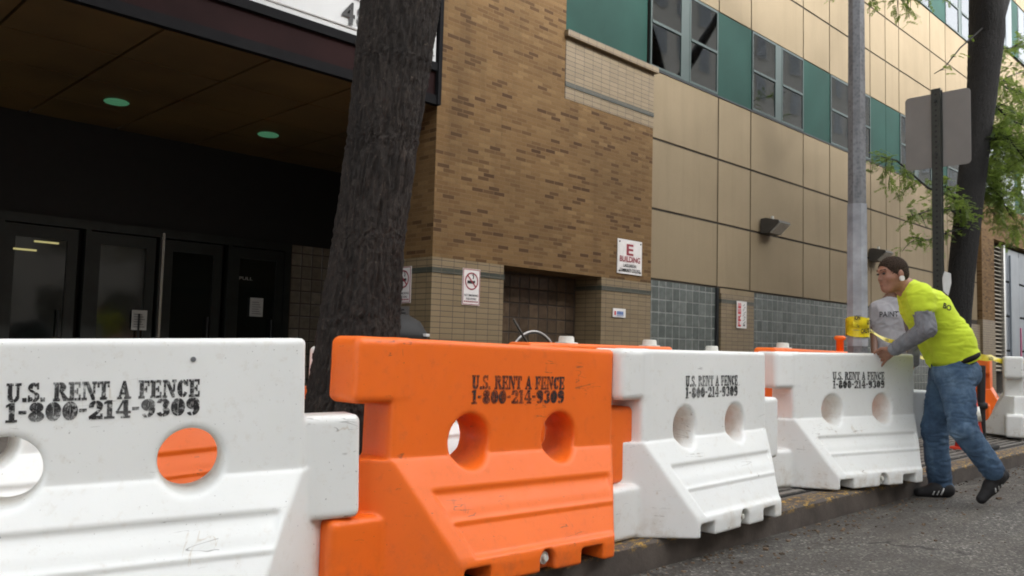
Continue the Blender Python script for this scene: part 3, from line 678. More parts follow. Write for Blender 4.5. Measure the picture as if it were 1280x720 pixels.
# ------------------------------------------------------------------ water-filled barriers
BT = .116                       # half thickness of the wall part (su)
def barrier_sdf():
    h = .0095; S = SDF((-1.03, -.46, -.03), (1.09, .46, 1.11), h)
    X, Y, Z = np.meshgrid(*S.ax, indexing='ij'); X = X.astype(np.float32); Y = Y.astype(np.float32); Z = Z.astype(np.float32)
    Ya = np.abs(Y)
    def rbox(x0, x1, hy, z0, z1, r):
        qx = np.abs(X-(x0+x1)/2)-(x1-x0)/2+r; qy = Ya-hy+r; qz = np.abs(Z-(z0+z1)/2)-(z1-z0)/2+r
        return np.sqrt(np.maximum(qx, 0)**2+np.maximum(qy, 0)**2+np.maximum(qz, 0)**2)+np.minimum(np.maximum(qx, np.maximum(qy, qz)), 0)-r
    def smin(a, b, k): hh = np.clip(.5+.5*(b-a)/k, 0, 1); return b*(1-hh)+a*hh-k*hh*(1-hh)
    def smax(a, b, k): return -smin(-a, -b, k)
    F = rbox(-.714, .787, BT, 0, 1.065, .022)
    F = smin(F, rbox(-.905, -.6, BT, .775, 1.065, .035), .010)
    F = smin(F, rbox(-.985, -.6, BT-.006, 0, .30, .035), .010)
    F = smin(F, rbox(.6, 1.025, BT-.02, .315, .745, .03), .02)
    # flared skirt, tapered in plan towards its foot
    D = .235; t_ = .24; zs = .53; lip = .10
    sl_ = math.hypot(D-.009, zs-lip)
    slope = ((Ya-(BT+.009))*(zs-lip)+(Z-zs)*(D-.009))/sl_
    # pressed panel with two ribs on the slope
    v = np.clip((zs-Z)/(zs-lip), 0, 1); xl = -.714+.10+v*t_*.95; xr = .787-.07-v*.10
    inside = np.clip(np.minimum(X-xl, xr-X)/.02, 0, 1)*np.clip((v-.30)/.04, 0, 1)*np.clip((.97-v)/.03, 0, 1)
    rib = np.clip(1-np.abs(v-.62)/.035, 0, 1)+.8*np.clip((v-.40)/.10, 0, 1)*np.clip((.62-v)/.04, 0, 1)*.5
    slope = slope+inside*(.016-.013*np.clip(rib, 0, 1))
    n = math.hypot(D, t_)
    sideL = (-(X+.714)*D+(Ya-BT)*t_)/n; sideR = ((X-.787)*D+(Ya-BT)*t_)/n
    sk = smax(slope, smax(sideL, sideR, .012), .012); sk = smax(sk, Ya-(BT+D), .015); sk = smax(sk, -Z, .01); sk = smax(sk, Z-zs-.004, .006)
    F = smin(F, sk, .010)
    # fork pockets, drain recess, sight holes
    for a, b in ((-.455, -.30), (.30, .46)): F = smax(F, -rbox(a, b, .6, -.1, .075, .012), .012)
    rec = np.sqrt((X-.06)**2+(Z-.05)**2)-.05; rec = np.maximum(np.minimum(rec, np.maximum(np.abs(X-.06)-.05, Z-.05)), (BT+D-.055)-Y*-1)
    F = smax(F, -rec, .012)
    for c in (-.26, .354):
        r_ = np.sqrt((X-c)**2+(Z-.60)**2); fl = np.clip((Ya-.04)/(BT), 0, 2)
        F = smax(F, -(r_-.116-.012*fl), .020)
    S.F = F.astype(np.float32); return S
BV, BF = barrier_sdf().mesh(); BV = BV*K
BMESH = {}
# stencil lettering: polygons in a box 1 high (origin at lower left), slab serifs, gaps across the bowls
def arc(cx, cy, rx, ry, ix, iy, a0, a1, n=10):
    o_ = [(cx+rx*math.cos(R(a0+(a1-a0)*i/n)), cy+ry*math.sin(R(a0+(a1-a0)*i/n))) for i in range(n+1)]
    ix *= .72; iy *= .95
    i_ = [(cx+ix*math.cos(R(a1+(a0-a1)*i/n)), cy+iy*math.sin(R(a1+(a0-a1)*i/n))) for i in range(n+1)]
    return o_+i_
def rc(x0, y0, x1, y1): return [(x0, y0), (x1, y0), (x1, y1), (x0, y1)]
G = {
 'U': (.74, [rc(.0, .88, .34, 1), rc(.07, .30, .27, .88), rc(.44, .88, .74, 1), rc(.52, .30, .64, .88), arc(.355, .30, .285, .30, .085, .18, 180, 262), arc(.355, .30, .285, .30, .17, .18, 278, 360)]),
 'S': (.60, [arc(.29, .73, .27, .27, .09, .14, 75, 190), arc(.32, .26, .27, .26, .09, .14, -100, 60), [(.02, .68), (.22, .62), (.58, .36), (.36, .42), (.12, .56)], rc(.48, .66, .56, 1), rc(.02, 0, .10, .34), arc(.29, .73, .25, .27, .14, .17, 30, 62), arc(.30, .26, .27, .26, .14, .16, 190, 245)]),
 '.': (.24, [rc(.02, 0, .22, .20)]),
 'R': (.76, [rc(0, .88, .30, 1), rc(.07, .12, .28, .88), rc(0, 0, .34, .12), arc(.36, .74, .30, .26, .09, .13, -88, 88), [(.36, .48), (.50, .48), (.78, .12), (.78, 0), (.55, 0)], rc(.33, .48, .38, .60), rc(.33, .88, .38, 1)]),
 'E': (.66, [rc(0, .88, .28, 1), rc(.07, .12, .28, .88), rc(0, 0, .28, .12), rc(.33, .88, .62, 1), rc(.54, .70, .62, .9), rc(.33, 0, .64, .12), rc(.56, .1, .64, .32), rc(.33, .44, .50, .56), rc(.44, .34, .50, .66)]),
 'F': (.62, [rc(0, .88, .28, 1), rc(.07, .12, .28, .88), rc(0, 0, .34, .12), rc(.33, .88, .60, 1), rc(.52, .68, .60, .9), rc(.33, .44, .48, .56), rc(.42, .34, .48, .66)]),
 'N': (.80, [rc(0, .88, .26, 1), rc(.08, .12, .18, .88), rc(0, 0, .26, .12), [(.14, 1), (.34, 1), (.70, .12), (.70, 0), (.56, 0), (.22, .84)], rc(.56, .88, .80, 1), rc(.62, .34, .72, .88)]),
 'T': (.66, [rc(.23, .12, .44, .86), rc(.15, 0, .52, .12), rc(.0, .88, .30, 1), rc(.36, .88, .66, 1), rc(0, .68, .09, .9), rc(.57, .68, .66, .9)]),
 'A': (.78, [[(.34, 1), (.46, 1), (.68, .12), (.46, .12), (.36, .60), (.18, .12), (.08, .12)], rc(0, 0, .26, .11), rc(.40, 0, .78, .11), rc(.20, .26, .46, .36)]),
 'C': (.66, [arc(.33, .5, .31, .5, .11, .38, 100, 260), arc(.34, .5, .29, .5, .18, .38, 32, 82), arc(.34, .5, .29, .5, .18, .38, -82, -32), rc(.56, .64, .64, 1)]),
 '1': (.42, [rc(.12, .12, .32, 1), rc(0, 0, .42, .11), [(.0, .80), (.12, .86), (.12, 1), (.0, .90)]]),
 '8': (.62, [arc(.31, .74, .26, .26, .09, .15, 96, 264), arc(.31, .74, .26, .26, .09, .15, -84, 84), arc(.31, .26, .30, .27, .11, .15, 96, 264), arc(.31, .26, .30, .27, .11, .15, -84, 84)]),
 '0': (.62, [arc(.31, .5, .30, .5, .11, .38, 96, 264), arc(.31, .5, .30, .5, .11, .38, -84, 84)]),
 '-': (.34, [rc(.02, .42, .30, .58)]),
 '2': (.60, [arc(.30, .70, .28, .30, .10, .18, -40, 84), arc(.30, .70, .28, .30, .14, .18, 98, 190), [(.04, .0), (.24, .12), (.54, .50), (.36, .46), (.02, .14)], rc(.14, 0, .58, .16), rc(.50, .14, .58, .28)]),
 '4': (.64, [rc(.34, .12, .52, 1), rc(.24, 0, .62, .11), [(.30, 1), (.34, .92), (.12, .40), (.02, .34)], rc(.02, .26, .31, .38), rc(.55, .26, .64, .38)]),
 '9': (.62, [arc(.31, .68, .29, .32, .10, .20, 96, 264), arc(.31, .68, .29, .32, .10, .20, -84, 84), arc(.28, .42, .32, .42, .14, .30, -80, 10), arc(.22, .2, .16, .2, .04, .08, 190, 280)]),
 '3': (.60, [arc(.28, .74, .28, .26, .09, .14, -80, 84), arc(.28, .27, .30, .27, .10, .15, -84, 80), arc(.28, .72, .26, .28, .13, .16, 98, 165), arc(.28, .28, .26, .28, .13, .16, 195, 262)]),
}
def fat(poly, d=.016):
    n = len(poly); ar = sum(poly[i][0]*poly[(i+1) % n][1]-poly[(i+1) % n][0]*poly[i][1] for i in range(n)); sg = 1 if ar > 0 else -1; out = []
    for i in range(n):
        a, b, c = poly[i-1], poly[i], poly[(i+1) % n]
        e1 = Vector((b[0]-a[0], b[1]-a[1])).normalized(); e2 = Vector((c[0]-b[0], c[1]-b[1])).normalized()
        m_ = Vector((e1.y+e2.y, -e1.x-e2.x))
        if m_.length < 1e-6: m_ = Vector((e1.y, -e1.x))
        m_.normalize(); out.append((b[0]+m_.x*d*sg*1.25, b[1]+m_.y*d*sg*1.25))
    return out
def stencil(lines, x0, x1, y, parent, mat):
    """lines: (text, z0, z1) in su on the street face of the barrier"""
    mb = MB()
    for s, z0, z1 in lines:
        adv = [(.38 if ch == ' ' else G[ch][0]+.055) for ch in s]; tot = sum(adv)-.055; sx = (x1-x0)/tot; px = x0
        for ch, a in zip(s, adv):
            if ch != ' ':
                for poly in G[ch][1]:
                    vs = [mb.bm.verts.new((px+x*sx, y, z0+yy*(z1-z0))) for x, yy in fat(poly)]
                    f = mb.bm.faces.new(vs)
            px += a*sx
    bmesh.ops.triangulate(mb.bm, faces=mb.bm.faces)
    return mb.build('stencil_lettering', mat, parent)
def make_barrier(col, label, x, y, th, z=0.15, pitch=0., group='water filled barriers along the kerb', text=True, caps=(), capcol='cap'):
    rt = thing('water_barrier', label, 'barrier', (x*K, y*K, z*K), th, group); rt.rotation_euler = (0, -pitch, th)
    # body local frame: street face of the wall part at y = 0 of the fit, so the middle plane sits BT behind it
    if col not in BMESH:
        b_ = mesh_np('body', BV, BF, M[col]); BMESH[col] = b_.data; b_.parent = rt
    else: b_ = link(bpy.data.objects.new('body', BMESH[col]), rt)
    b_.location = (0, BT*K, 0)
    if text:
        stencil([('U.S. RENT A FENCE', .842, .908), ('1-800-214-9309', .772, .838)], -.26, .38, -.0025, rt, M['stencil'])
    pl = MB().cyl((.06, -.17, .058), (.06, -.205, .058), .034, .030, 16).cyl((.06, -.205, .058), (.06, -.222, .058), .018, .014, 12).build('drain_plug', M['cap' if col == 'white' else 'cap'], rt, smooth=False)
    for cx in caps:
        c_ = MB().lathe([(.085, 0), (.085, .012), (.058, .016), (.056, .05), (.048, .058), (.0, .058)][:5], (cx, BT, 1.06), 20).build('filler_cap', M[capcol], rt, smooth=True)
    return rt
FG = 'water filled barriers along the kerb'; BG = 'second row of barriers behind'
make_barrier('white', 'large white water barrier nearest the camera, far left of the row', 1.111, 3.262, -.315, .131, .031)
MB().cyl((.354, .004, .985), (.354, -.006, .985), .011, .009, 12).build('rivet', M['galv'], bpy.data.objects['water_barrier'])
make_barrier('orange', 'bright orange water barrier between white ones in the front row', 2.939, 2.966, -.024, .156, -.018)
make_barrier('white', 'white water barrier directly right of the orange one, at the kerb', 4.65, 2.911, .029, .152, .002)
make_barrier('white', 'white water barrier being pushed by the worker in the yellow shirt', 7.002, 2.976, -.276, .17, .008)
make_barrier('orange', 'orange barrier seen through the sight hole of the nearest white barrier', 2.36, 5.3, 0, .105, .036, BG, False)
make_barrier('white', 'white barrier half hidden beside the big tree trunk', 4.1, 5.05, .03, .115, 0, BG, False)
make_barrier('white', 'white barrier glimpsed through the leftmost sight hole',  .78, 4.72, 0, .07, 0, BG, False)
make_barrier('orange', 'orange barrier of the back row with white caps behind the orange one', 5.0, 3.95, 0, swz(4)+.018, .0, BG, False, caps=(-.40, .62))
make_barrier('white', 'greyish white barrier of the back row behind the middle white one', 6.78, 4.12, .0, swz(4)-.01, .0, BG, False, caps=(.05,))
b4 = make_barrier('orange', 'orange barrier of the back row beside the steel pole with upright pin', 8.0, 3.74, .0, swz(4)+.035, -.008, BG, False, caps=(-.55,))
MB().lathe([(.038, 0), (.038, .13), (.055, .14), (.06, .165), (.04, .18), (.0001, .18)], (.70, BT, 1.05), 18).build('pin', M['orange'], b4, smooth=True)
make_barrier('white', 'white barrier standing end on beyond the worker', 13.5, 3.36, .27, .2, 0, 'barriers beyond the worker', False)
make_barrier('orange', 'orange barrier beyond the worker left of the end on white one', 15.9, 4.42, .25, .2, 0, 'barriers beyond the worker', False)

# ------------------------------------------------------------------ trees
ROT = Matrix.Rotation(.7, 3, Vector((1, .4, .3)).normalized())
def trunk_mesh(path, radii, n_u, n_v, furrow, seed, parent, mat, name='trunk'):
    path = [Vector(p) for p in path]; L = [0]
    for a, b in zip(path, path[1:]): L.append(L[-1]+(b-a).length)
    V = []
    for j in range(n_v+1):
        s_ = L[-1]*j/n_v; i = max(k for k in range(len(L)) if L[k] <= s_+1e-9); i = min(i, len(path)-2); f = (s_-L[i])/(L[i+1]-L[i])
        f2 = f*f*(3-2*f)*.5+f*.5; c = path[i].lerp(path[i+1], f2); r = radii[i]*(1-f2)+radii[i+1]*f2
        for k in range(n_u):
            a = 2*math.pi*k/n_u; d = Vector((math.cos(a), math.sin(a), 0)); p = c+d*r
            q = Vector((d.x*r*1, d.y*r*1, s_))
            big = noise.noise(Vector((q.x*3+seed, q.y*3, q.z*.8)))*.12*r
            q2 = Vector((q.x*46, q.y*46, q.z*7.0+seed)); w_ = noise.noise(ROT@Vector((q.x*10, q.y*10, q.z*3)))*1.3
            q2 = ROT@q2
            rd = 1-abs(noise.noise(q2+Vector((w_, w_, w_*.5)))*2.2); rd = max(-.4, rd)
            fine = noise.fractal(ROT@Vector((q.x*75, q.y*75, q.z*30)), 1.0, 2.0, 3)*.6
            V.append(p+d*(big+furrow*(rd*.9+fine)))
    F = [(j*n_u+k, j*n_u+(k+1) % n_u, (j+1)*n_u+(k+1) % n_u, (j+1)*n_u+k) for j in range(n_v) for k in range(n_u)]
    return mesh_np(name, [tuple(v) for v in V], F, mat, parent, True)
class Leaves:
    def __init__(s): s.V = []; s.F = []
    def frond(s, p, d, L, n=9, w_=.011, ll=.022):
        d = d.normalized(); side = d.cross(Vector((random.uniform(-.4, .4), random.uniform(-.4, .4), 1))).normalized(); up = side.cross(d)
        for i in range(n):
            t_ = (i+.5)/n; c = p+d*(L*t_)+Vector((random.gauss(0, .004), random.gauss(0, .004), -L*.22*t_*t_))
            for sg in (-1, 1):
                a = (side*sg+d*.35+up*random.uniform(-.35, .25)).normalized(); b = d*w_*random.uniform(.8, 1.2)
                l = ll*random.uniform(.8, 1.25); k = len(s.V)
                s.V += [c-b*.3, c+a*l*.5-b*.9, c+a*l, c+a*l*.5+b*.9]; s.F.append((k, k+1, k+2, k+3))
    def twigs(s, mbt, p0, p1, n_tw, tw_len, droop=.3, fr=5, fl=.13):
        p0, p1 = Vector(p0), Vector(p1); ax = (p1-p0)
        for i in range(n_tw):
            t_ = (i+random.random())/n_tw; b = p0+ax*t_
            d = Vector((random.gauss(0, 1), random.gauss(0, 1), random.gauss(-.1, .55))).normalized(); d = (d+ax.normalized()*.5).normalized()
            l = tw_len*random.uniform(.5, 1.15); pts = [b+d*(l*q/4)+Vector((0, 0, -droop*l*(q/4)**2)) for q in range(5)]
            mbt.tube(pts, [.006, .005, .004, .003, .002], 4)
            for q in range(1, 5):
                for _ in range(fr):
                    fd = (d*.5+Vector((random.gauss(0, 1), random.gauss(0, 1), random.gauss(-.15, .5)))).normalized()
                    s.frond(pts[q]+Vector((random.gauss(0, .03), random.gauss(0, .03), random.gauss(0, .03))), fd, fl*random.uniform(.5, 1.15), ll=fl*.16*random.uniform(.8, 1.2))
    def build(s, name, parent): return mesh_np(name, [tuple(v) for v in s.V], s.F, M['leaf'], parent, False)
def at(u, v, Y):                       # point on the plane y = Y (su) seen at photo pixel u, v -> metres
    r = AX_R*(u-640)+AX_D*(v-360)+AX_F*1050; return r*(Y*K/r.y)+CAM
def atd(u, v, d):                      # point at depth d metres
    return (AX_R*(u-640)+AX_D*(v-360))*(d/1050)+AX_F*d+CAM
# big tree behind the orange barrier
TY = 4.1
bt = at(448, 500, TY); e = thing('street_tree', 'thick dark furrowed tree trunk rising in front of the entrance', 'tree', (bt.x, bt.y, swz(TY)*K))
inv = Matrix.Translation((-bt.x, -bt.y, -swz(TY)*K))
def atr(v, u): return at(u, v, TY)
pth = [Vector((at(438, 560, TY).x, TY*K, .08)), at(443, 500, TY), at(450, 400, TY), at(461, 300, TY), at(477, 180, TY), at(490, 80, TY), at(501, 0, TY), at(514, -120, TY), at(524, -260, TY)]
pw = 1050/(.70208*(at(460, 300, TY).x)+.70849*TY*K)
rad = [w_/pw/2 for w_ in (150, 112, 97, 87, 86, 93, 98, 108, 112)]
o_ = trunk_mesh(pth, rad, 420, 820, .012, 3.1, e, M['bark']); o_.matrix_parent_inverse = inv
lv = Leaves(); tw = MB(1); top = pth[-1]
for k, (dx, dy, dz) in enumerate(((-.8, .3, 2.3), (.5, -.5, 2.4), (1.0, .5, 2.0), (-.2, -.9, 2.1))):
    q = top+Vector((dx, dy, dz)); tw.tube([top-Vector((0, 0, .25)), top.lerp(q, .35)+Vector((0, 0, .15)), q], [.15, .10, .05], 10)
    for j in range(3):
        q2 = q+Vector((random.uniform(-1.1, 1.1), random.uniform(-1.1, 1.1), random.uniform(.4, 1.5))); tw.tube([q.lerp(top, .3), q, q2], [.05, .04, .015], 6)
        lv.twigs(tw, q, q2, 7, .7, fr=3)
o_ = tw.build('limbs', M['bark2'], e, smooth=True); o_.matrix_parent_inverse = inv
o_ = lv.build('crown', e); o_.matrix_parent_inverse = inv
# leaning dark tree further along
TY = 4.35
bx = at(1188, 560, TY); e = thing('street_tree', 'slender dark tree with feathery green leaves behind the sign', 'tree', (bx.x, bx.y, swz(TY)*K))
inv = Matrix.Translation((-bx.x, -bx.y, -swz(TY)*K))
P2 = [(1186, 545), (1192, 450), (1197, 395), (1204, 320), (1212, 250), (1221, 175), (1229, 100), (1234, 45), (1233, 0), (1226, -60), (1214, -140)]
W2 = [40, 34, 31, 31, 31, 32, 35, 42, 42, 34, 26]
pth = [at(u, v, TY) for u, v in P2]; pth[0].z = swz(TY)*K-.03
rad = [w_*((.70208*p.x+.70849*p.y)/1050)/2 for w_, p in zip(W2, pth)]
o_ = trunk_mesh(pth, rad, 90, 260, .006, 9.3, e, M['bark2']); o_.matrix_parent_inverse = inv
lv = Leaves(); tw = MB(1)
def limb(px, r0, r1, Y0=TY, Y1=TY, n=7):
    pts = [at(u, v, Y0+(Y1-Y0)*i/(len(px)-1)) for i, (u, v) in enumerate(px)]
    tw.tube(pts, [r0+(r1-r0)*i/(len(pts)-1) for i in range(len(pts))], n); return pts
limb([(1236, 70), (1243, 30), (1257, -12), (1275, -70), (1300, -150)], .13, .06, n=14); limb([(1214, -130), (1200, -170)], .11, .06, n=12)
def spray(px, r0, Y0, Y1, dens, tl, fr=5, droop=.3, fl=.12):
    pts = limb(px, r0, .005, Y0, Y1, 5)
    for a, b in zip(pts, pts[1:]): lv.twigs(tw, a, b, dens, tl, droop, fr, fl)
spray([(1232, 150), (1250, 130), (1285, 150), (1330, 190)], .03, TY, 5.6, 9, .42, 5)
spray([(1228, 190), (1245, 165), (1262, 175), (1290, 210)], .025, TY, 3.6, 8, .36, 5)
spray([(1215, 245), (1240, 215), (1265, 205), (1300, 215)], .025, TY, 4.9, 9, .34, 5)
spray([(1218, 240), (1238, 235), (1250, 245), (1262, 268)], .02, TY, 3.9, 6, .26, 4, .5)
spray([(1222, 215), (1240, 200), (1252, 195), (1268, 200)], .02, TY, 5.2, 8, .32, 5)
spray([(1208, 260), (1190, 245), (1160, 235), (1120, 200), (1098, 195)], .02, TY, 3.95, 4, .22, 4, .5, .11)
spray([(1206, 275), (1188, 262), (1165, 262), (1135, 272)], .016, TY, 4.0, 5, .22, 3, .4, .11)
spray([(1204, 265), (1185, 235), (1172, 232)], .014, TY, 4.6, 4, .22, 4, .5)
spray([(1228, -60), (1160, -40), (1090, -22), (1035, -8)], .04, TY, 3.6, 3, .20, 3, .45, .11)
spray([(1228, 35), (1200, 60), (1180, 85), (1168, 92)], .012, TY, 4.3, 1, .10, 1)
spray([(1240, 110), (1262, 95), (1290, 85)], .012, TY, 5.0, 2, .25, 3)
spray([(1300, -150), (1340, -200), (1380, -220)], .05, TY, 4.5, 10, .5, 4); spray([(1200, -170), (1170, -260), (1190, -340)], .05, TY, 4.5, 10, .5, 4)
spray([(1235, 90), (1258, 110), (1285, 118), (1310, 140)], .02, TY, 5.0, 10, .36, 5)
spray([(1228, 150), (1248, 180), (1270, 190), (1300, 180)], .02, TY, 4.2, 10, .34, 5)
spray([(1225, 200), (1245, 225), (1268, 240), (1290, 262)], .018, TY, 4.4, 10, .32, 5, .4)
spray([(1222, 230), (1238, 262), (1256, 282), (1275, 300)], .015, TY, 5.0, 7, .26, 4, .5)
spray([(1232, 120), (1262, 150), (1290, 160)], .018, TY, 4.0, 9, .34, 5)
spray([(1237, 60), (1262, 60), (1290, 50)], .014, TY, 4.9, 5, .28, 4)
spray([(1205, 285), (1185, 290), (1160, 300), (1140, 296)], .012, TY, 4.1, 3, .18, 3, .5, .10)
spray([(1228, -70), (1180, -30), (1140, -12), (1120, -6)], .03, TY, 3.9, 4, .18, 3, .45, .10)
o_ = tw.build('branches', M['bark2'], e, smooth=True); o_.matrix_parent_inverse = inv
o_ = lv.build('crown', e); o_.matrix_parent_inverse = inv

# trees on the far side of the street: behind the camera, they show in the window panes
for n_, (x, y, lb) in enumerate(((21, -9.5, 'leafy plane tree on the far pavement, left of two'), (31, -9.8, 'leafy plane tree on the far pavement, right of two'))):
    e = thing('roadside_tree', lb, 'tree', (x*K, (y-3)*K, .15*K)); lf = Leaves(); tw = MB(1)
    tw.tube([(0, 0, -.1), (.1, .05, 3), (0, .1, 6), (.2, 0, 9)], [.22, .17, .13, .06], 10)
    for k in range(26):
        a = random.uniform(0, 6.28); z0 = random.uniform(3.5, 8.5); L_ = random.uniform(1.6, 3.4)
        p0 = Vector((0, 0, z0)); p1 = p0+Vector((math.cos(a)*L_, math.sin(a)*L_, random.uniform(.6, 2.2))); tw.tube([p0, p0.lerp(p1, .5)+Vector((0, 0, .2)), p1], [.06, .04, .012], 5)
        lf.twigs(tw, p0.lerp(p1, .3), p1, 5, 1.0, .3, 2, .30)
    tw.build('trunk', M['bark2'], e, smooth=True); lf.build('crown', e)

# ------------------------------------------------------------------ lamp pole, sign post
PX, PY = 8.02, 3.38
e = thing('lamp_pole', 'tall octagonal galvanised steel pole behind the pushed barrier, wrapped with yellow tape', 'pole', (PX*K, PY*K, swz(PY)*K))
MB().cyl((0, 0, 0), (0, 0, 8.5), .100, .062, 8).build('shaft', M['galv'], e)
MB().cyl((0, 0, 1.15), (0, 0, 2.52), .1005, .0945, 8, caps=False).build('painted_lower_part', M['poster'], e)
MB().box(-.17, .17, -.17, .17, 0, .05, bev=.01).build('base_plate', M['galv'], e)
for sx in (-1, 1):
    for sy in (-1, 1): MB().cyl((sx*.13, sy*.13, .05), (sx*.13, sy*.13, .10), .018, n=6).build('anchor_bolt', M['darkmetal'], e)
mb = MB()
for z, t1, t2 in ((1.25, .02, -.01), (1.285, -.015, .02), (1.32, .012, .0), (1.36, -.008, .012)):
    pts = [Vector((.108*math.cos(a), .108*math.sin(a), z+t1*math.sin(a)+t2*math.cos(a*2))) for a in [2*math.pi*i/24 for i in range(24)]]
    for i in range(24):
        a, b = pts[i], pts[(i+1) % 24]; vs = [mb.bm.verts.new(p) for p in (a, b, b+Vector((0, 0, .062)), a+Vector((0, 0, .062)))]; mb.bm.faces.new(vs)
tp = mb.build('tape', M['tape']); tp.location = (PX*K, PY*K, swz(PY)*K); tag(tp, 'yellow caution tape wound several times round the steel pole', 'tape')
for a_, z_, s_, w_ in ((232, 1.275, 'CAUT', .085), (262, 1.36, 'CAUTION', .075), (205, 1.40, 'ION', .05), (285, 1.29, 'NO', .05)):
    a_ = R(a_); d_ = Vector((-math.sin(a_), math.cos(a_), .10)); n_ = Vector((math.cos(a_), math.sin(a_), 0))
    q_ = text_obj('tape_lettering', s_, (n_*.116+Vector((0, 0, z_))-d_*.03)*K, d_, (0, 0, 1), .042*K, M['ink'], tp, width=w_*K, bold=.04)
def ribbon(name, pts, wd, label, txt=True):
    """a sagging strip of tape through pts (metres) with black words on it"""
    mb = MB(1); P_ = []
    for a, b in zip(pts, pts[1:]):
        for i in range(12):
            t_ = i/12; P_.append(a.lerp(b, t_)+Vector((0, 0, -.10*(t_*(1-t_))*(b-a).length)))
    P_.append(pts[-1]); top = []; bot = []
    for i, p in enumerate(P_):
        tw_ = .5*math.sin(i*.33); n_ = Vector((math.sin(tw_)*.7, math.sin(tw_)*-.7, math.cos(tw_)))*wd/2
        top.append(mb.bm.verts.new(p+n_)); bot.append(mb.bm.verts.new(p-n_))
    for i in range(len(P_)-1): mb.bm.faces.new((bot[i], bot[i+1], top[i+1], top[i]))
    o_ = mb.build(name, M['tape']); tag(o_, label, 'tape')
    L = 0; words = 'CAUTION'
    if txt:
        for j in range(2, len(P_)-4, 8):
            d = (P_[j+3]-P_[j]).normalized(); up = (Vector((0, 0, 1))-d*d.z).normalized(); nn = d.cross(up)
            if nn.dot(CAM-P_[j]) < 0: nn = -nn
            text_obj('tape_lettering', words, P_[j]-up*wd*.28+nn*.006, d, up, wd*.55, M['ink'], o_, bold=.03)
    return o_
ribbon('caution_tape', [at(1066, 404, 3.32), at(1090, 414, 3.35), at(1120, 427, 3.5), at(1180, 448, 4.1)], .032, 'strip of yellow caution tape running from the pole behind the worker')
ribbon('caution_tape', [at(1205, 436, 3.6), at(1240, 447, 3.75), at(1282, 452, 3.8), at(1330, 450, 3.9)], .07, 'strip of yellow caution tape crossing in front of the far barriers')

e = thing('sign_post', 'grey back of a street sign on a dark perforated post', 'sign', (10.60*K, 3.50*K, swz(3.5)*K))
mb = MB()
mb.box(-.028, -.022, -.045, .045, 0, 4.30); mb.box(-.028, .012, -.051, -.045, 0, 4.30); mb.box(-.028, .012, .045, .051, 0, 4.30)
mb.box(.006, .012, -.064, -.051, 0, 4.28); mb.box(.006, .012, .051, .064, 0, 4.28)
mb.build('post', M['post'], e)
w2, h2 = .37, .455
mb = MB(); poly = []
for cx, cz, a0 in ((w2-.05, h2-.05, 0), (-w2+.05, h2-.05, 90), (-w2+.05, -h2+.05, 180), (w2-.05, -h2+.05, 270)):
    for i in range(5): a = R(a0+i*22.5); poly.append((cx+.05*math.cos(a), cz+.05*math.sin(a)))
mb.prism(poly, (.016, .0, 3.80), (0, 1, 0), (0, 0, 1), (.008, 0, 0)); pl = mb.build('sign_plate', M['alu'], e)
for z in (3.5, 4.15): MB().cyl((-.045, 0, z), (-.028, 0, z), .018, n=6).build('bolt', M['darkmetal'], e)
e = thing('paper_scrap', 'torn white paper scrap stuck on the sign post', 'paper', (10.62*K, 3.415*K, at(1178, 350, 3.42).z))
mb = MB(1); 
mb.prism([(-.03, -.10), (.02, -.14), (.05, -.02), (.045, .07), (-.02, .09), (-.045, .02)], (0, 0, 0), (.75, -.6, 0), (.05, 0, 1), (.004, .005, 0)); mb.build('sheet', M['paper'], e)

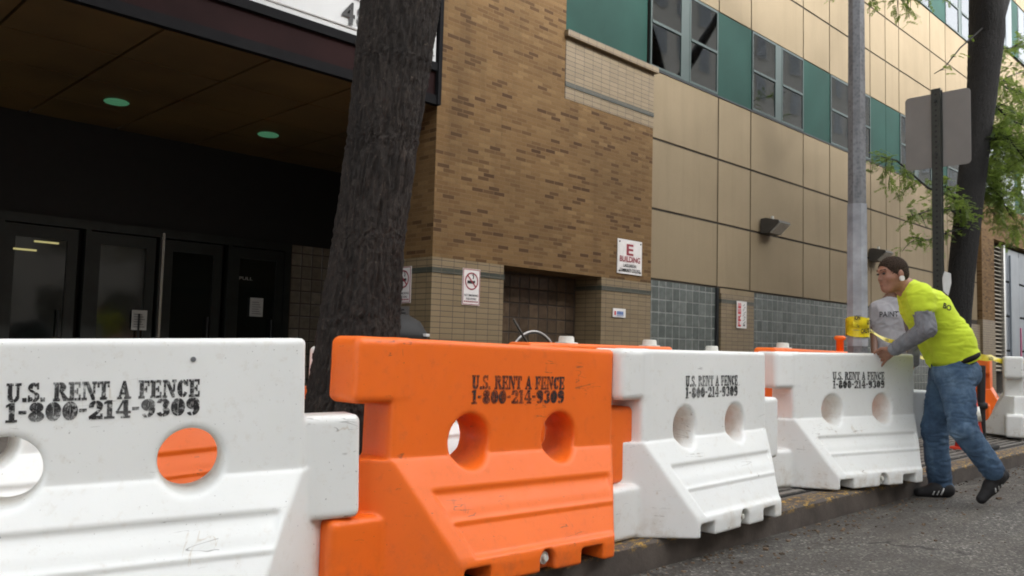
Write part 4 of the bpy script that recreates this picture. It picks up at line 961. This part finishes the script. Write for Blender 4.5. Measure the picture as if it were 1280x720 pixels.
# ------------------------------------------------------------------ wall signs and lamps
e = plate('building_sign', 'white sign with red E BUILDING lettering on the brick', 'sign', 9.86, 10.46, 2.36, 2.90-.02, FY-.004, M['signwhite'])
def et(s, x, z, size, mat, width, par=e, y=-.016): return text_obj('sign_lettering', s, (x*K, y*K, z*K), (1, 0, 0), (0, 0, 1), size*K, mat, par, width=width*K, bold=.025)
et('E', -.09, .29, .17, M['red'], .17); et('BUILDING', -.25, .185, .085, M['red'], .50); et('LAGUARDIA', -.16, .105, .05, M['ink'], .32); et('COMMUNITY COLLEGE', -.25, .03, .055, M['ink'], .50)
mb = MB()
for x in (-.26, .26):
    for z in (.04, .48): mb.cyl((x, -.014, z), (x, -.022, z), .012, n=8)
mb.build('screw', M['darkmetal'], e)
def nosmoke(x0, x1, z0, z1, label, side=False):
    w_ = x1-x0; h_ = z1-z0
    e = thing('no_smoking_sign', label, 'sign', ((x0*K, FY*K-.004, z0*K) if not side else (TX0*K-.004, x1*K, z0*K)), 0 if not side else -math.pi/2)
    off = 0 if not side else 0
    MB().box(0, w_, -.01, 0, 0, h_).build('plate', M['signwhite'], e)
    mb = MB()
    for a, b, c, d in ((.006, w_-.006, .006, .014), (.006, w_-.006, h_-.014, h_-.006), (.006, .014, .014, h_-.014), (w_-.014, w_-.006, .014, h_-.014)): mb.box(a, b, -.013, -.0102, c, d)
    mb.build('border', M['red'], e)
    cx, cz, r_ = w_/2, h_*.66, w_*.38
    mb = MB(); n = 28
    for i in range(n):
        a, b = 2*math.pi*i/n, 2*math.pi*(i+1)/n
        f = [mb.bm.verts.new((cx+q*math.cos(t_), -.0135, cz+q*math.sin(t_))) for q, t_ in ((r_, a), (r_, b), (r_*.84, b), (r_*.84, a))]; mb.bm.faces.new(f)
    d_ = .06*r_
    f = [mb.bm.verts.new((cx+x, -.015, cz+z)) for x, z in ((-r_*.68, r_*.56), (-r_*.56, r_*.68), (r_*.68, -r_*.56), (r_*.56, -r_*.68))]; mb.bm.faces.new(f)
    mb.build('prohibition_ring', M['red'], e)
    mb = MB(); mb.box(cx-r_*.62, cx+r_*.4, -.0145, -.0105, cz-.03, cz+.006); mb.box(cx+r_*.42, cx+r_*.5, -.0145, -.0105, cz-.02, cz+.01)
    mb.tube([(cx+r_*.2, -.013, cz+.03), (cx+r_*.3, -.013, cz+.06), (cx+r_*.15, -.013, cz+.08), (cx+r_*.3, -.013, cz+.1)], .006, 5); mb.build('cigarette_symbol', M['ink'], e)
    text_obj('sign_lettering', 'NO SMOKING', (.03*K, -.0125*K, h_*.24*K), (1, 0, 0), (0, 0, 1), .028*K, M['ink'], e, width=(w_-.06)*K, bold=.02)
    text_obj('sign_lettering', 'INDOORS', (.06*K, -.0125*K, h_*.145*K), (1, 0, 0), (0, 0, 1), .026*K, M['ink'], e, width=(w_-.12)*K, bold=.02)
    mb = MB()
    for k in range(7): mb.box(.03+k*.034*w_/.29, .03+(k+.7)*.034*w_/.29, -.0125, -.0102, .035, .052)
    mb.build('small_print', M['red'], e); return e
nosmoke(6.81, 7.10, 1.72, 2.17, 'white no smoking sign on tiles left of the bicycle niche')
nosmoke(8.13, 8.42, 1.72, 2.17, 'no smoking sign on the shaded side wall next to the tree', side=True)
e = thing('wall_notice', 'small grey notice under the no smoking sign by the tree', 'sign', (TX0*K-.004, 8.42*K, 1.52*K), -math.pi/2)
MB().box(0, .27, -.008, 0, 0, .16).build('plate', M['alu'], e)
mb = MB(); [mb.box(.03, .24-.03*k, -.011, -.0085, .03+k*.04, .045+k*.04) for k in range(3)]; mb.build('print', M['ink'], e)
e = plate('small_sign', 'small white sign with red and blue print on right pilaster tiles', 'sign', 9.76, 10.06, 1.70, 1.83, FY-.016, M['signwhite'])
mb = MB(); mb.box(-.12, -.09, -.018, -.0125, .03, .09); mb.build('red_mark', M['redbright'], e)
mb = MB(); [mb.box(-.06+k*.04, -.03+k*.04, -.018, -.0125, .04, .09) for k in range(4)]; mb.box(-.06, .1, -.018, -.0125, .022, .03); mb.build('blue_mark', M['blue'], e)
e = plate('free_sign', 'white hand lettered sign reading FREE sideways on the tiled pilaster', 'sign', 13.27, 13.60, 1.66, 2.14, FY-.012, M['signwhite'])
text_obj('sign_lettering', 'FREE', (-.04*K, -.016*K, .03*K), (0, 0, 1), (-1, 0, 0), .10*K, M['redbright'], e, width=.42*K, bold=.03)
mb = MB()
for i in range(9):
    z = .05+i*.044; x = .03+.03*(i % 2)
    mb.tube([(x, -.015, z), (x+.05, -.015, z+.02), (x+.01+.05*(i % 3)*.5, -.015, z+.03)], .004, 4)
mb.box(.06, .1, -.016, -.0125, .04, .07); mb.build('handwriting', M['ink'], e)
def floodlight(x, z, label):
    e = thing('floodlight', label, 'wall lamp', (x*K, (FY+.04)*K, z*K), group='floodlights on the cream wall')
    MB().prism([(0, .17), (-.10, .18), (-.36, .12), (-.37, .085), (-.16, -.10), (0, -.10)], (-.22, 0, 0), (0, 1, 0), (0, 0, 1), (.44, 0, 0)).build('housing', M['bronze'], e)
    MB().prism([(-.355, .082), (-.165, -.085), (-.185, -.105), (-.385, .07)], (-.19, 0, 0), (0, 1, 0), (0, 0, 1), (.38, 0, 0)).build('lens', M['lampglass'], e)
    MB().cyl((0, -.12, .155), (0, -.12, .235), .035, .028, 12).build('photocell', M['lampglass'], e); return e
floodlight(14.42, 3.56, 'bronze wall floodlight on cream panels left of the steel pole')
floodlight(19.35, 3.50, 'bronze wall floodlight partly behind the workers head')

# ------------------------------------------------------------------ bicycle wheel locked to a rack in front of the niche
BY = 7.1
c0 = at(668, 414, BY); zf = swz(7)*K; wr = .34; cz = c0.z-wr
e = thing('bicycle_wheel', 'pale thin bicycle wheel hung on the rack before the dark niche', 'bicycle wheel', (c0.x, c0.y, cz))
def ring(r_, t_, name, mat, par, n=48): return MB(1).tube([(r_*math.cos(2*math.pi*i/n), 0, r_*math.sin(2*math.pi*i/n)) for i in range(n)], t_, 8, closed=True).build(name, mat, par, smooth=True)
ring(wr, .008, 'tyre', M['signwhite'], e); ring(wr-.018, .005, 'rim', M['darkmetal'], e)
mb = MB(1)
for i in range(20): a = math.pi*2*i/20; mb.cyl((0, .015*(-1)**i, 0), ((wr-.02)*math.cos(a), 0, (wr-.02)*math.sin(a)), .0014, n=4)
mb.build('spokes', M['darkmetal'], e); MB(1).cyl((0, -.04, 0), (0, .04, 0), .02, n=12).build('hub', M['darkmetal'], e)
e = thing('bike_rack', 'dark hoop bike rack with a slanting lock bar before the niche', 'bike rack', (c0.x, c0.y, zf))
h_ = cz-zf+.08
MB(1).tube([(-.30, .05, 0), (-.30, .05, h_-.15), (-.24, .05, h_-.04), (-.12, .05, h_), (.12, .05, h_), (.24, .05, h_-.04), (.30, .05, h_-.15), (.30, .05, 0)], .022, 10).build('hoop', M['darkmetal'], e, smooth=True)
MB(1).tube([(-.34, -.05, h_+.36), (-.18, -.05, h_+.18), (.06, -.05, h_-.06)], .012, 8).build('lock_bar', M['bronze'], e, smooth=True)
MB(1).tube([(.10, -.08, h_+.10), (.18, -.08, h_+.02)], .012, 8).build('lock_bar_end', M['signwhite'], e, smooth=True)

# litter bin with a domed lid behind the tree
c0 = at(487, 425, 6.45); e = thing('litter_bin', 'black domed litter bin standing between tree and shaded wall', 'bin', (c0.x, c0.y, swz(6.5)*K))
zt = at(487, 391, 6.45).z-swz(6.5)*K; rr_ = .28
MB(1).lathe([(rr_*.9, 0), (rr_, .05), (rr_, zt-.30), (rr_*1.05, zt-.28), (rr_*1.05, zt-.22)], n=32).build('drum', M['black'], e, smooth=True)
MB(1).lathe([(rr_*1.04, zt-.22), (rr_*.98, zt-.14), (rr_*.8, zt-.06), (rr_*.5, zt-.015), (.01, zt)], n=32).build('lid', M['black'], e, smooth=True)
MB(1).box(.02, .07, -rr_*1.08, -rr_*.95, zt-.17, zt-.15, mat=Matrix.Rotation(R(20), 4, 'Z')).build('label_mark', M['signwhite'], e)

# traffic cone, post, bollard beyond the worker
c0 = at(1212, 534, 3.25); c0.z = swz(3.25)*K
e = thing('traffic_cone', 'orange traffic cone with white band seen behind the workers jeans', 'cone', (c0.x, c0.y, c0.z))
MB(1).lathe([(.125, .03), (.045, .60), (.03, .61), (.0001, .61)], n=28).build('cone_body', M['conered'], e, smooth=True)
MB(1).lathe([(.098, .27), (.078, .40)], n=28).build('reflective_band', M['band'], e, smooth=True).scale = (1.04, 1.04, 1)
MB(1).box(-.14, .14, -.14, .14, 0, .03, bev=.01).build('cone_base', M['conered'], e)
c0 = at(1227, 525, 3.22); c0.z = swz(3.2)*K
e = thing('barrier_stand', 'thin black upright stand with knob between cone and far barriers', 'stand', (c0.x, c0.y, c0.z))
MB(1).tube([(0, 0, .03), (-.01, 0, .40), (.02, 0, .78)], .036, 10).build('upright', M['black'], e)
MB(1).lathe([(.03, .36), (.055, .38), (.055, .42), (.03, .44)], n=16).build('knob', M['black'], e, smooth=True)
MB(1).box(-.12, .12, -.12, .12, 0, .035, bev=.01).build('foot', M['black'], e)
c0 = at(1293, 545, 3.3); c0.z = swz(3.3)*K
e = thing('bollard', 'yellow post in a fat black rubber base at the right edge', 'bollard', (c0.x, c0.y, c0.z))
MB(1).lathe([(.12, 0), (.13, .06), (.11, .50), (.09, .62), (.04, .64)], n=24).build('rubber_base', M['black'], e, smooth=True)
MB(1).lathe([(.065, .6), (.065, 1.22), (.04, 1.26)], n=20).build('post', M['yellow'], e, smooth=True)

# ------------------------------------------------------------------ people
def wrinkle(o_, amp, sc, stretch=(1, 1, 1), seed=0, ridge=True):
    me = o_.data; n = len(me.vertices); co = np.empty(n*3); me.vertices.foreach_get('co', co); co = co.reshape(-1, 3)
    nr = np.array([v.normal[:] for v in me.vertices]); out = co.copy()
    for i in range(n):
        p = Vector((co[i, 0]*stretch[0], co[i, 1]*stretch[1], co[i, 2]*stretch[2]))*sc
        q = noise.noise(p+Vector((seed, 0, 0))); w_ = noise.noise(p*2.1+Vector((0, seed, q*2)))
        f = (1-abs(w_)*2.4) if ridge else w_
        out[i] += nr[i]*amp*(f*.7+q*.5)
    me.vertices.foreach_set('co', out.ravel()); me.update()
def sdf_obj(name, prims, h, mat, parent, inv, k=.02):
    pts = []
    for p in prims:
        if p[0] == 'c': pts += [np.array(p[1])-p[2], np.array(p[1])+p[2], np.array(p[3])-p[4], np.array(p[3])+p[4]]
        else: pts += [np.array(p[1])-max(p[2]), np.array(p[1])+max(p[2])]
    lo = np.min(pts, 0)-.03; hi = np.max(pts, 0)+.03; S = SDF(lo, hi, h)
    for p in prims:
        if p[0] == 'c': S.cap(p[1], p[2], p[3], p[4], p[5] if len(p) > 5 else k)
        elif p[0] == 'e': S.ell(p[1], p[2], p[3] if len(p) > 3 else None, p[4] if len(p) > 4 else k)
        elif p[0] == 'x': S.ell(p[1], p[2], p[3] if len(p) > 3 else None, p[4] if len(p) > 4 else k, cut=True)
    V, F = S.mesh(); o_ = mesh_np(name, V, F, mat, parent); o_.matrix_parent_inverse = inv; return o_
def tv(v): return tuple(v)
def head(c, fwd, up, s=1.0):
    """primitives of a head centred at c, facing fwd; returns body prims and frames"""
    fwd = Vector(fwd).normalized(); up = Vector(up); up = (up-fwd*up.dot(fwd)).normalized(); lf = up.cross(fwd); c = Vector(c)
    ax = (tv(fwd), tv(lf), tv(up))
    def q(f, l, u): return tv(c+(fwd*f+lf*l+up*u)*s)
    P_ = [('e', q(-.012, 0, .035), (.098*s, .076*s, .088*s), ax, .01), ('e', q(.022, 0, -.03), (.072*s, .058*s, .082*s), ax, .03),
          ('e', q(.055, 0, -.088), (.032*s, .035*s, .026*s), ax, .03), ('c', q(.084, 0, .014), .008*s, q(.101, 0, -.022), .011*s, .012), ('e', q(.088, 0, -.026), (.013*s, .016*s, .008*s), ax, .008),
          ('e', q(.082, 0, .036), (.016*s, .045*s, .009*s), ax, .015), ('e', q(.080, 0, -.058), (.017*s, .024*s, .006*s), ax, .006), ('e', q(.076, 0, -.070), (.017*s, .022*s, .007*s), ax, .006)]
    for sg in (-1, 1):
        P_ += [('e', q(-.008, sg*.079, -.004), (.020*s, .008*s, .031*s), ax, .006), ('e', q(.052, sg*.040, -.020), (.026*s, .020*s, .020*s), ax, .02), ('x', q(.092, sg*.030, .016), (.014*s, .017*s, .011*s), ax, .012)]
    return P_, ax, q
def hand(w0, d, side, palm_dn, curl, s=1.0, spread=.09):
    """hand from wrist w0 along d; side: towards the thumb; palm_dn: palm normal; fingers curl towards palm_dn"""
    d = Vector(d).normalized(); sd_ = Vector(side); sd_ = (sd_-d*sd_.dot(d)).normalized(); pn = Vector(palm_dn); pn = (pn-d*pn.dot(d)-sd_*pn.dot(sd_)).normalized(); w0 = Vector(w0)
    P_ = []
    for k in range(4):
        off = (1.5-k)*.020*s; a = w0+sd_*off*.6+d*.012; b = w0+d*.088*s+sd_*off
        P_.append(('c', tv(a), .014*s, tv(b), .0125*s, .014))
        L = [.040, .045, .042, .033][k]*s; dd = (d+sd_*spread*(1.5-k)).normalized(); p = b
        for j in range(3):
            an = curl*(j+.6); v = (dd*math.cos(an)+pn*math.sin(an)).normalized(); nx = p+v*L*(1, .68, .55)[j]
            P_.append(('c', tv(p), (.0098, .0088, .008)[j]*s, tv(nx), (.0088, .008, .0072)[j]*s, .004)); p = nx
    t0 = w0+d*.022*s+sd_*.026*s; t1 = t0+(d*.7+sd_*.75+pn*.25).normalized()*.040*s; t2 = t1+(d+sd_*.25+pn*.35).normalized()*.032*s; t3 = t2+(d+pn*.4).normalized()*.024*s
    P_ += [('c', tv(t0), .014*s, tv(t1), .0115*s, .012), ('c', tv(t1), .0105*s, tv(t2), .0095*s, .004), ('c', tv(t2), .0095*s, tv(t3), .008*s, .004)]
    return P_

def worker():
    root = at(1200, 632, 2.4); d0 = 5.62
    J = lambda u, v, d=d0: atd(u, v, d)
    foot = J(1195, 632); e = thing('person', 'bending worker in bright yellow shirt and jeans pushing the white barrier', 'person', (foot.x, foot.y, 0))
    inv = Matrix.Translation((-foot.x, -foot.y, 0))
    Rv = Vector((AX_R.x, AX_R.y, 0)).normalized(); Fv = Vector((AX_F.x, AX_F.y, 0)).normalized(); Up = Vector((0, 0, 1))
    neck = J(1134, 361, 5.62); chest = J(1156.5, 387, 5.64); waist = J(1181, 424, 5.66); pel = J(1193, 455, 5.66)
    fw = (-Rv*.93-Fv*.20+Up*-.12).normalized(); hc = J(1115.5, 344, 5.60)
    H_, hax, q = head(hc, fw, Up*1+Rv*-.14, 1.0)
    # right arm is the far one; left arm near the camera
    shL = J(1150, 370, 5.46); elL = J(1158, 411, 5.40); wrL = J(1119, 436, 5.56)
    shR = J(1138, 372, 5.84); elR = J(1143, 420, 5.98); wrR = J(1141, 452, 6.02)
    hipL = J(1194, 468, 5.56); knL = J(1204, 536, 5.46); anL = J(1241, 588, 5.45)
    hipR = J(1184, 468, 5.78); knR = J(1168, 538, 5.84); anR = J(1176, 606, 5.86)
    prims = H_+[('c', tv(neck), .058, tv(hc-Up*.05+Rv*.03), .055, .03), ('c', tv(chest-Fv*.07), .10, tv(waist-Fv*.05), .10, .05), ('c', tv(chest+Fv*.07), .10, tv(waist+Fv*.05), .10, .05), ('c', tv(neck), .06, tv(chest), .11, .05),
        ('c', tv(waist), .12, tv(pel), .12, .05), ('c', tv(shL), .052, tv(elL), .04, .03), ('c', tv(elL), .039, tv(wrL), .027, .02), ('c', tv(shR), .052, tv(elR), .04, .03), ('c', tv(elR), .039, tv(wrR), .027, .02),
        ('c', tv(chest), .09, tv(shL), .055, .04), ('c', tv(chest), .09, tv(shR), .055, .04),
        ('c', tv(hipL), .085, tv(knL), .055, .03), ('c', tv(knL), .052, tv(anL), .036, .02), ('c', tv(hipR), .085, tv(knR), .055, .03), ('c', tv(knR), .052, tv(anR), .036, .02)]
    hdir = (J(1101, 447, 5.68)-wrL).normalized()
    prims += hand(tv(wrL+hdir*.02), hdir, -Fv*.2+Up*.55-Rv*.5, -Up*.9+Rv*.1+Fv*.5, .38)
    prims += hand(tv(wrR), (-Rv*.5-Up*.7), Up*.5-Rv, -Rv, .3)
    sdf_obj('body', prims, .0052, M['skin'], e, inv)
    # hair: shell over the skull with the face side cut away
    hp = [('e', q(-.012, 0, .0365), (.0995, .0780, .0895), hax, .01), ('e', q(-.042, 0, -.008), (.056, .068, .052), hax, .03), ('x', q(.128, 0, -.010), (.092, .13, .092), hax, .004), ('x', q(.035, 0, -.070), (.060, .13, .075), hax, .006), ('x', q(-.01, 0, -.10), (.09, .13, .055), hax, .006)]
    hr = sdf_obj('hair', hp, .005, M['hair'], e, inv); wrinkle(hr, .004, 110)
    sdf_obj('mouth', [('e', q(.0915, 0, -.064), (.007, .019, .0036), hax)], .0022, M['lip'], e, inv)
    for sg in (-1, 1):
        o_ = sdf_obj('eye', [('e', q(.085, sg*.030, .015), (.0095, .011, .0065), hax)], .0025, M['ink'], e, inv)
        b_ = sdf_obj('eyebrow', [('c', q(.094, sg*.016, .038), .005, q(.080, sg*.046, .040), .004)], .003, M['hair'], e, inv)
        g_ = MB(1).cyl(Vector(q(-.002, sg*.084, -.030)), Vector(q(-.002, sg*.094, -.030)), .0175, n=20).build('ear_gauge', M['signwhite'], e); g_.matrix_parent_inverse = inv
    # shirt
    sp = [('c', tv(neck+Rv*.02-Up*.02), .070, tv(chest), .135, .05)]
    for sg in (-1, 1):
        sp += [('c', tv(chest+Fv*.085*sg), .117, tv(waist+Fv*.075*sg), .128, .05), ('c', tv(waist+Fv*.075*sg), .126, tv(J(1190, 445, 5.66)+Fv*.065*sg), .134, .05)]
    sp += [('c', tv(chest-Fv*.06), .11, tv(shL), .066, .06), ('c', tv(neck+Rv*.03-Up*.01), .06, tv(shL), .062, .06), ('c', tv(shL), .066, tv(shL.lerp(elL, .34)), .070, .04), ('c', tv(chest+Fv*.06), .10, tv(shR), .075, .05), ('c', tv(shR), .075, tv(shR.lerp(elR, .3)), .070, .03)]
    st = sdf_obj('shirt', sp, .0065, M['hivis'], e, inv); wrinkle(st, .0065, 4.5, (.6, .6, 2.1), 3); wrinkle(st, .003, 11, (.7, .7, 1.9), 8)
    # trim the shirt below its hem
    bm_ = bmesh.new(); bm_.from_mesh(st.data); hem = J(1196, 446, 5.66); nrm = ((J(1178, 424)-J(1193, 455)).normalized()+Up*.5-Rv*.12).normalized()
    bmesh.ops.bisect_plane(bm_, geom=bm_.verts[:]+bm_.edges[:]+bm_.faces[:], plane_co=J(1197, 451, 5.66), plane_no=nrm, clear_inner=True)
    bm_.to_mesh(st.data); bm_.free()
    # grey sleeves
    sv = sdf_obj('sleeve', [('c', tv(shL.lerp(elL, .12)), .062, tv(elL), .055, .02), ('c', tv(elL), .056, tv(wrL), .042, .02)], .0055, M['greysleeve'], e, inv, .02); wrinkle(sv, .009, 11, (1.4, 1.4, .8), 1)
    sv = sdf_obj('sleeve', [('c', tv(shR.lerp(elR, .12)), .060, tv(elR), .052, .02), ('c', tv(elR), .052, tv(wrR), .040, .02)], .006, M['greysleeve'], e, inv, .02); wrinkle(sv, .008, 12, (1, 1, .8), 2)
    # jeans
    jp = [('c', tv(J(1190, 447, 5.60)), .118, tv(J(1191, 466, 5.58)), .122, .04), ('c', tv(J(1190, 447, 5.72)), .118, tv(J(1188, 466, 5.74)), .122, .04)]
    jp += [('c', tv(hipL), .112, tv(knL), .079, .035), ('c', tv(knL), .078, tv(anL), .066, .03), ('c', tv(hipR), .110, tv(knR), .080, .035), ('c', tv(knR), .079, tv(anR-Up*.02), .074, .03), ('e', tv(anR-Up*.02), (.082, .082, .035), None, .02), ('e', tv(J(1206, 466, 5.60)), (.08, .10, .10), None, .05)]
    jn = sdf_obj('jeans', jp, .0065, M['denim'], e, inv)
    bm_ = bmesh.new(); bm_.from_mesh(jn.data); bmesh.ops.bisect_plane(bm_, geom=bm_.verts[:]+bm_.edges[:]+bm_.faces[:], plane_co=J(1195, 444, 5.66), plane_no=-nrm, clear_inner=True); bm_.to_mesh(jn.data); bm_.free()
    wrinkle(jn, .008, 6, (.9, .9, 2.0), 5); wrinkle(jn, .003, 17, (.8, .8, 2.2), 6)
    mb = MB(1); ctr = J(1193, 448, 5.66); a1 = Fv; a2 = nrm.cross(Fv).normalized()
    pts = [ctr+a1*(.200*math.cos(t_))+a2*(.120*math.sin(t_)) for t_ in [2*math.pi*i/40 for i in range(40)]]
    b_ = mb.tube(pts, .019, 8, closed=True).build('belt', M['leather'], e, smooth=True); b_.matrix_parent_inverse = inv
    # back pocket seam
    mb = MB(1); c_ = J(1207, 478, 5.43)
    # shoes
    def shoe(an, toe, heel, name='shoe'):
        toe, heel, an = Vector(toe), Vector(heel), Vector(an); d = (toe-heel).normalized(); s_ = d.cross(Up).normalized(); up = s_.cross(d)
        sp_ = [('c', tv(heel+up*.045+d*.03), .040, tv(heel.lerp(toe, .5)+up*.042), .042, .03), ('c', tv(heel.lerp(toe, .5)+up*.038), .042, tv(toe-d*.045+up*.026), .032, .03), ('c', tv(heel+up*.06+d*.045), .040, tv(an+up*-.01), .044, .03), ('c', tv(heel.lerp(toe, .42)+up*.06), .034, tv(an+d*.03), .038, .03)]
        o_ = sdf_obj('shoe', sp_, .005, M['shoeblack'], e, inv)
        so_ = sdf_obj('shoe_sole', [('c', tv(heel+d*.04+up*.012), .036, tv(heel.lerp(toe, .55)+up*.010), .036, .01), ('c', tv(heel.lerp(toe, .55)+up*.010), .040, tv(toe-d*.045+up*.010), .034, .01)], .005, M['sole'], o_, inv)
        so_.scale = (1, 1, 1)
        mb = MB(1)
        for j in range(3):
            b0 = heel.lerp(toe, .36+.10*j)+up*.020
            for sg in (-1, 1):
                a = b0+s_*sg*.044; mb.tube([a, a+up*.022-d*.010+s_*sg*.0015, a+up*.045-d*.022-s_*sg*.006], .0052, 6)
        st_ = mb.build('shoe_stripes', M['stripe'], o_, smooth=True); st_.matrix_parent_inverse = Matrix.Identity(4)
        return o_
    tr = J(1140, 627, 5.82); tr.z = 0.0; hr_ = tr+(Rv*.275-Fv*.02); shoe(anR-Up*.03, tv(tr), tv(hr_))
    tl_ = J(1224, 641, 5.42); tl_.z = 0.008; hl_ = tl_+Rv*.225+Up*.185+Fv*.05; shoe(anL+Rv*.03-Up*.03, tv(tl_), tv(hl_))
    # words on the back of the shirt, laid on the cloth
    tx = text_obj('shirt_print', 'BO', tv(J(1178.5, 384.5, 5.3)), tv((J(1194, 391, 5.3)-J(1181, 385, 5.3)).normalized()), tv((Up-Rv*-.25).normalized()), .034, M['ink'], e, width=.055, bold=.02); tx.matrix_parent_inverse = inv
    dg = bpy.context.evaluated_depsgraph_get(); from mathutils.bvhtree import BVHTree
    bv = BVHTree.FromPolygons([v.co for v in st.data.vertices], [p.vertices for p in st.data.polygons])
    for v in tx.data.vertices:
        dr = (v.co-CAM).normalized(); hit = bv.ray_cast(CAM, dr)
        v.co = (hit[0] if hit[0] is not None else CAM+dr*5.48)-dr*.004
    return e
worker()

def helper():
    e0 = atd(1114, 560, 8.0); zf = swz(4)*K; e = thing('person', 'person in grey printed t-shirt standing behind the bending worker', 'person', (e0.x, e0.y, zf))
    inv = Matrix.Translation((-e0.x, -e0.y, -zf)); J = lambda u, v, d=8.0: atd(u, v, d)
    Rv = Vector((AX_R.x, AX_R.y, 0)).normalized(); Fv = Vector((AX_F.x, AX_F.y, 0)).normalized(); Up = Vector((0, 0, 1))
    neck = J(1115, 374); chest = J(1115, 395); waist = J(1114, 430); pel = J(1114, 448); hc = J(1117, 354)
    H_, hax, q = head(hc, -Fv+Rv*.2, Up, 1.0)
    shl, shr = J(1097, 386), J(1134, 386); ell, elr = J(1093, 416), J(1140, 416, 7.95); wl, wr_ = J(1093, 445, 7.85), J(1140, 440, 7.8)
    hl, hr2 = J(1107, 455), J(1121, 455); fl = e0+Vector((0, 0, 0)); 
    fl_ = Vector((e0.x, e0.y, zf))-Rv*.10; fr_ = Vector((e0.x, e0.y, zf))+Rv*.10
    kl, kr = hl.lerp(fl_, .5), hr2.lerp(fr_, .5)
    pr = H_+[('c', tv(neck), .055, tv(hc-Up*.06), .052, .03), ('c', tv(chest-Rv*.06), .11, tv(waist-Rv*.04), .10, .05), ('c', tv(chest+Rv*.06), .11, tv(waist+Rv*.04), .10, .05), ('c', tv(waist), .12, tv(pel), .13, .05),
        ('c', tv(neck), .055, tv(shl), .055, .05), ('c', tv(neck), .055, tv(shr), .055, .05), ('c', tv(shl), .05, tv(ell), .04, .02), ('c', tv(ell), .038, tv(wl), .026, .02), ('c', tv(shr), .05, tv(elr), .04, .02), ('c', tv(elr), .038, tv(wr_), .026, .02),
        ('c', tv(hl), .085, tv(kl), .055, .02), ('c', tv(kl), .055, tv(fl_+Up*.08), .036, .02), ('c', tv(hr2), .085, tv(kr), .055, .02), ('c', tv(kr), .055, tv(fr_+Up*.08), .036, .02)]
    pr += hand(tv(wl), -Up, Rv*.3-Fv, Rv, .3)+hand(tv(wr_), -Up, -Rv*.3-Fv, -Rv, .3)
    sdf_obj('body', pr, .007, M['skin2'], e, inv)
    hh = sdf_obj('hair', [('e', q(-.018, 0, .045), (.100, .083, .086), hax, .01), ('x', q(.11, 0, -.02), (.085, .12, .08), hax, .008)], .008, M['hair'], e, inv)
    for sg in (-1, 1): sdf_obj('eye', [('e', q(.086, sg*.030, .015), (.008, .010, .006), hax)], .003, M['ink'], e, inv)
    tp = [('c', tv(neck-Up*.03), .075, tv(chest), .12, .05), ('c', tv(chest-Rv*.07), .125, tv(waist-Rv*.06+Up*-.04), .125, .05), ('c', tv(chest+Rv*.07), .125, tv(waist+Rv*.06-Up*.04), .125, .05), ('c', tv(neck-Up*.03), .06, tv(shl), .07, .05), ('c', tv(neck-Up*.03), .06, tv(shr), .07, .05), ('c', tv(shl), .07, tv(shl.lerp(ell, .5)), .066, .02), ('c', tv(shr), .07, tv(shr.lerp(elr, .5)), .066, .02)]
    st = sdf_obj('shirt', tp, .008, M['greytee'], e, inv); wrinkle(st, .006, 7, (1, 1, 1.4), 4)
    jp = [('c', tv(pel-Rv*.05+Up*.03), .125, tv(pel+Rv*.05+Up*.03), .125, .04), ('c', tv(hl), .10, tv(kl), .075, .03), ('c', tv(kl), .072, tv(fl_+Up*.10), .065, .02), ('c', tv(hr2), .10, tv(kr), .075, .03), ('c', tv(kr), .072, tv(fr_+Up*.10), .065, .02)]
    sdf_obj('trousers', jp, .009, M['leather'], e, inv)
    for f in (fl_, fr_): sdf_obj('shoe', [('c', tv(f+Fv*.03+Up*.045), .045, tv(f-Fv*.16+Up*.035), .038, .02)], .007, M['shoeblack'], e, inv)
    from mathutils.bvhtree import BVHTree
    bv = BVHTree.FromPolygons([v.co for v in st.data.vertices], [p.vertices for p in st.data.polygons])
    for s_, u0, v0, hgt, wd in (('PAINT', 1099.5, 396.5, .052, .175),):
        tx = text_obj('shirt_print', s_, tv(J(u0, v0, 7.7)), tv(Rv+Up*.06), tv(Up), hgt, M['ink'], e, width=wd, bold=.01); tx.matrix_parent_inverse = inv
        for v in tx.data.vertices:
            dr = (v.co-CAM).normalized(); hit = bv.ray_cast(CAM, dr)
            if hit[0] is not None: v.co = hit[0]-dr*.004
    return e
helper()
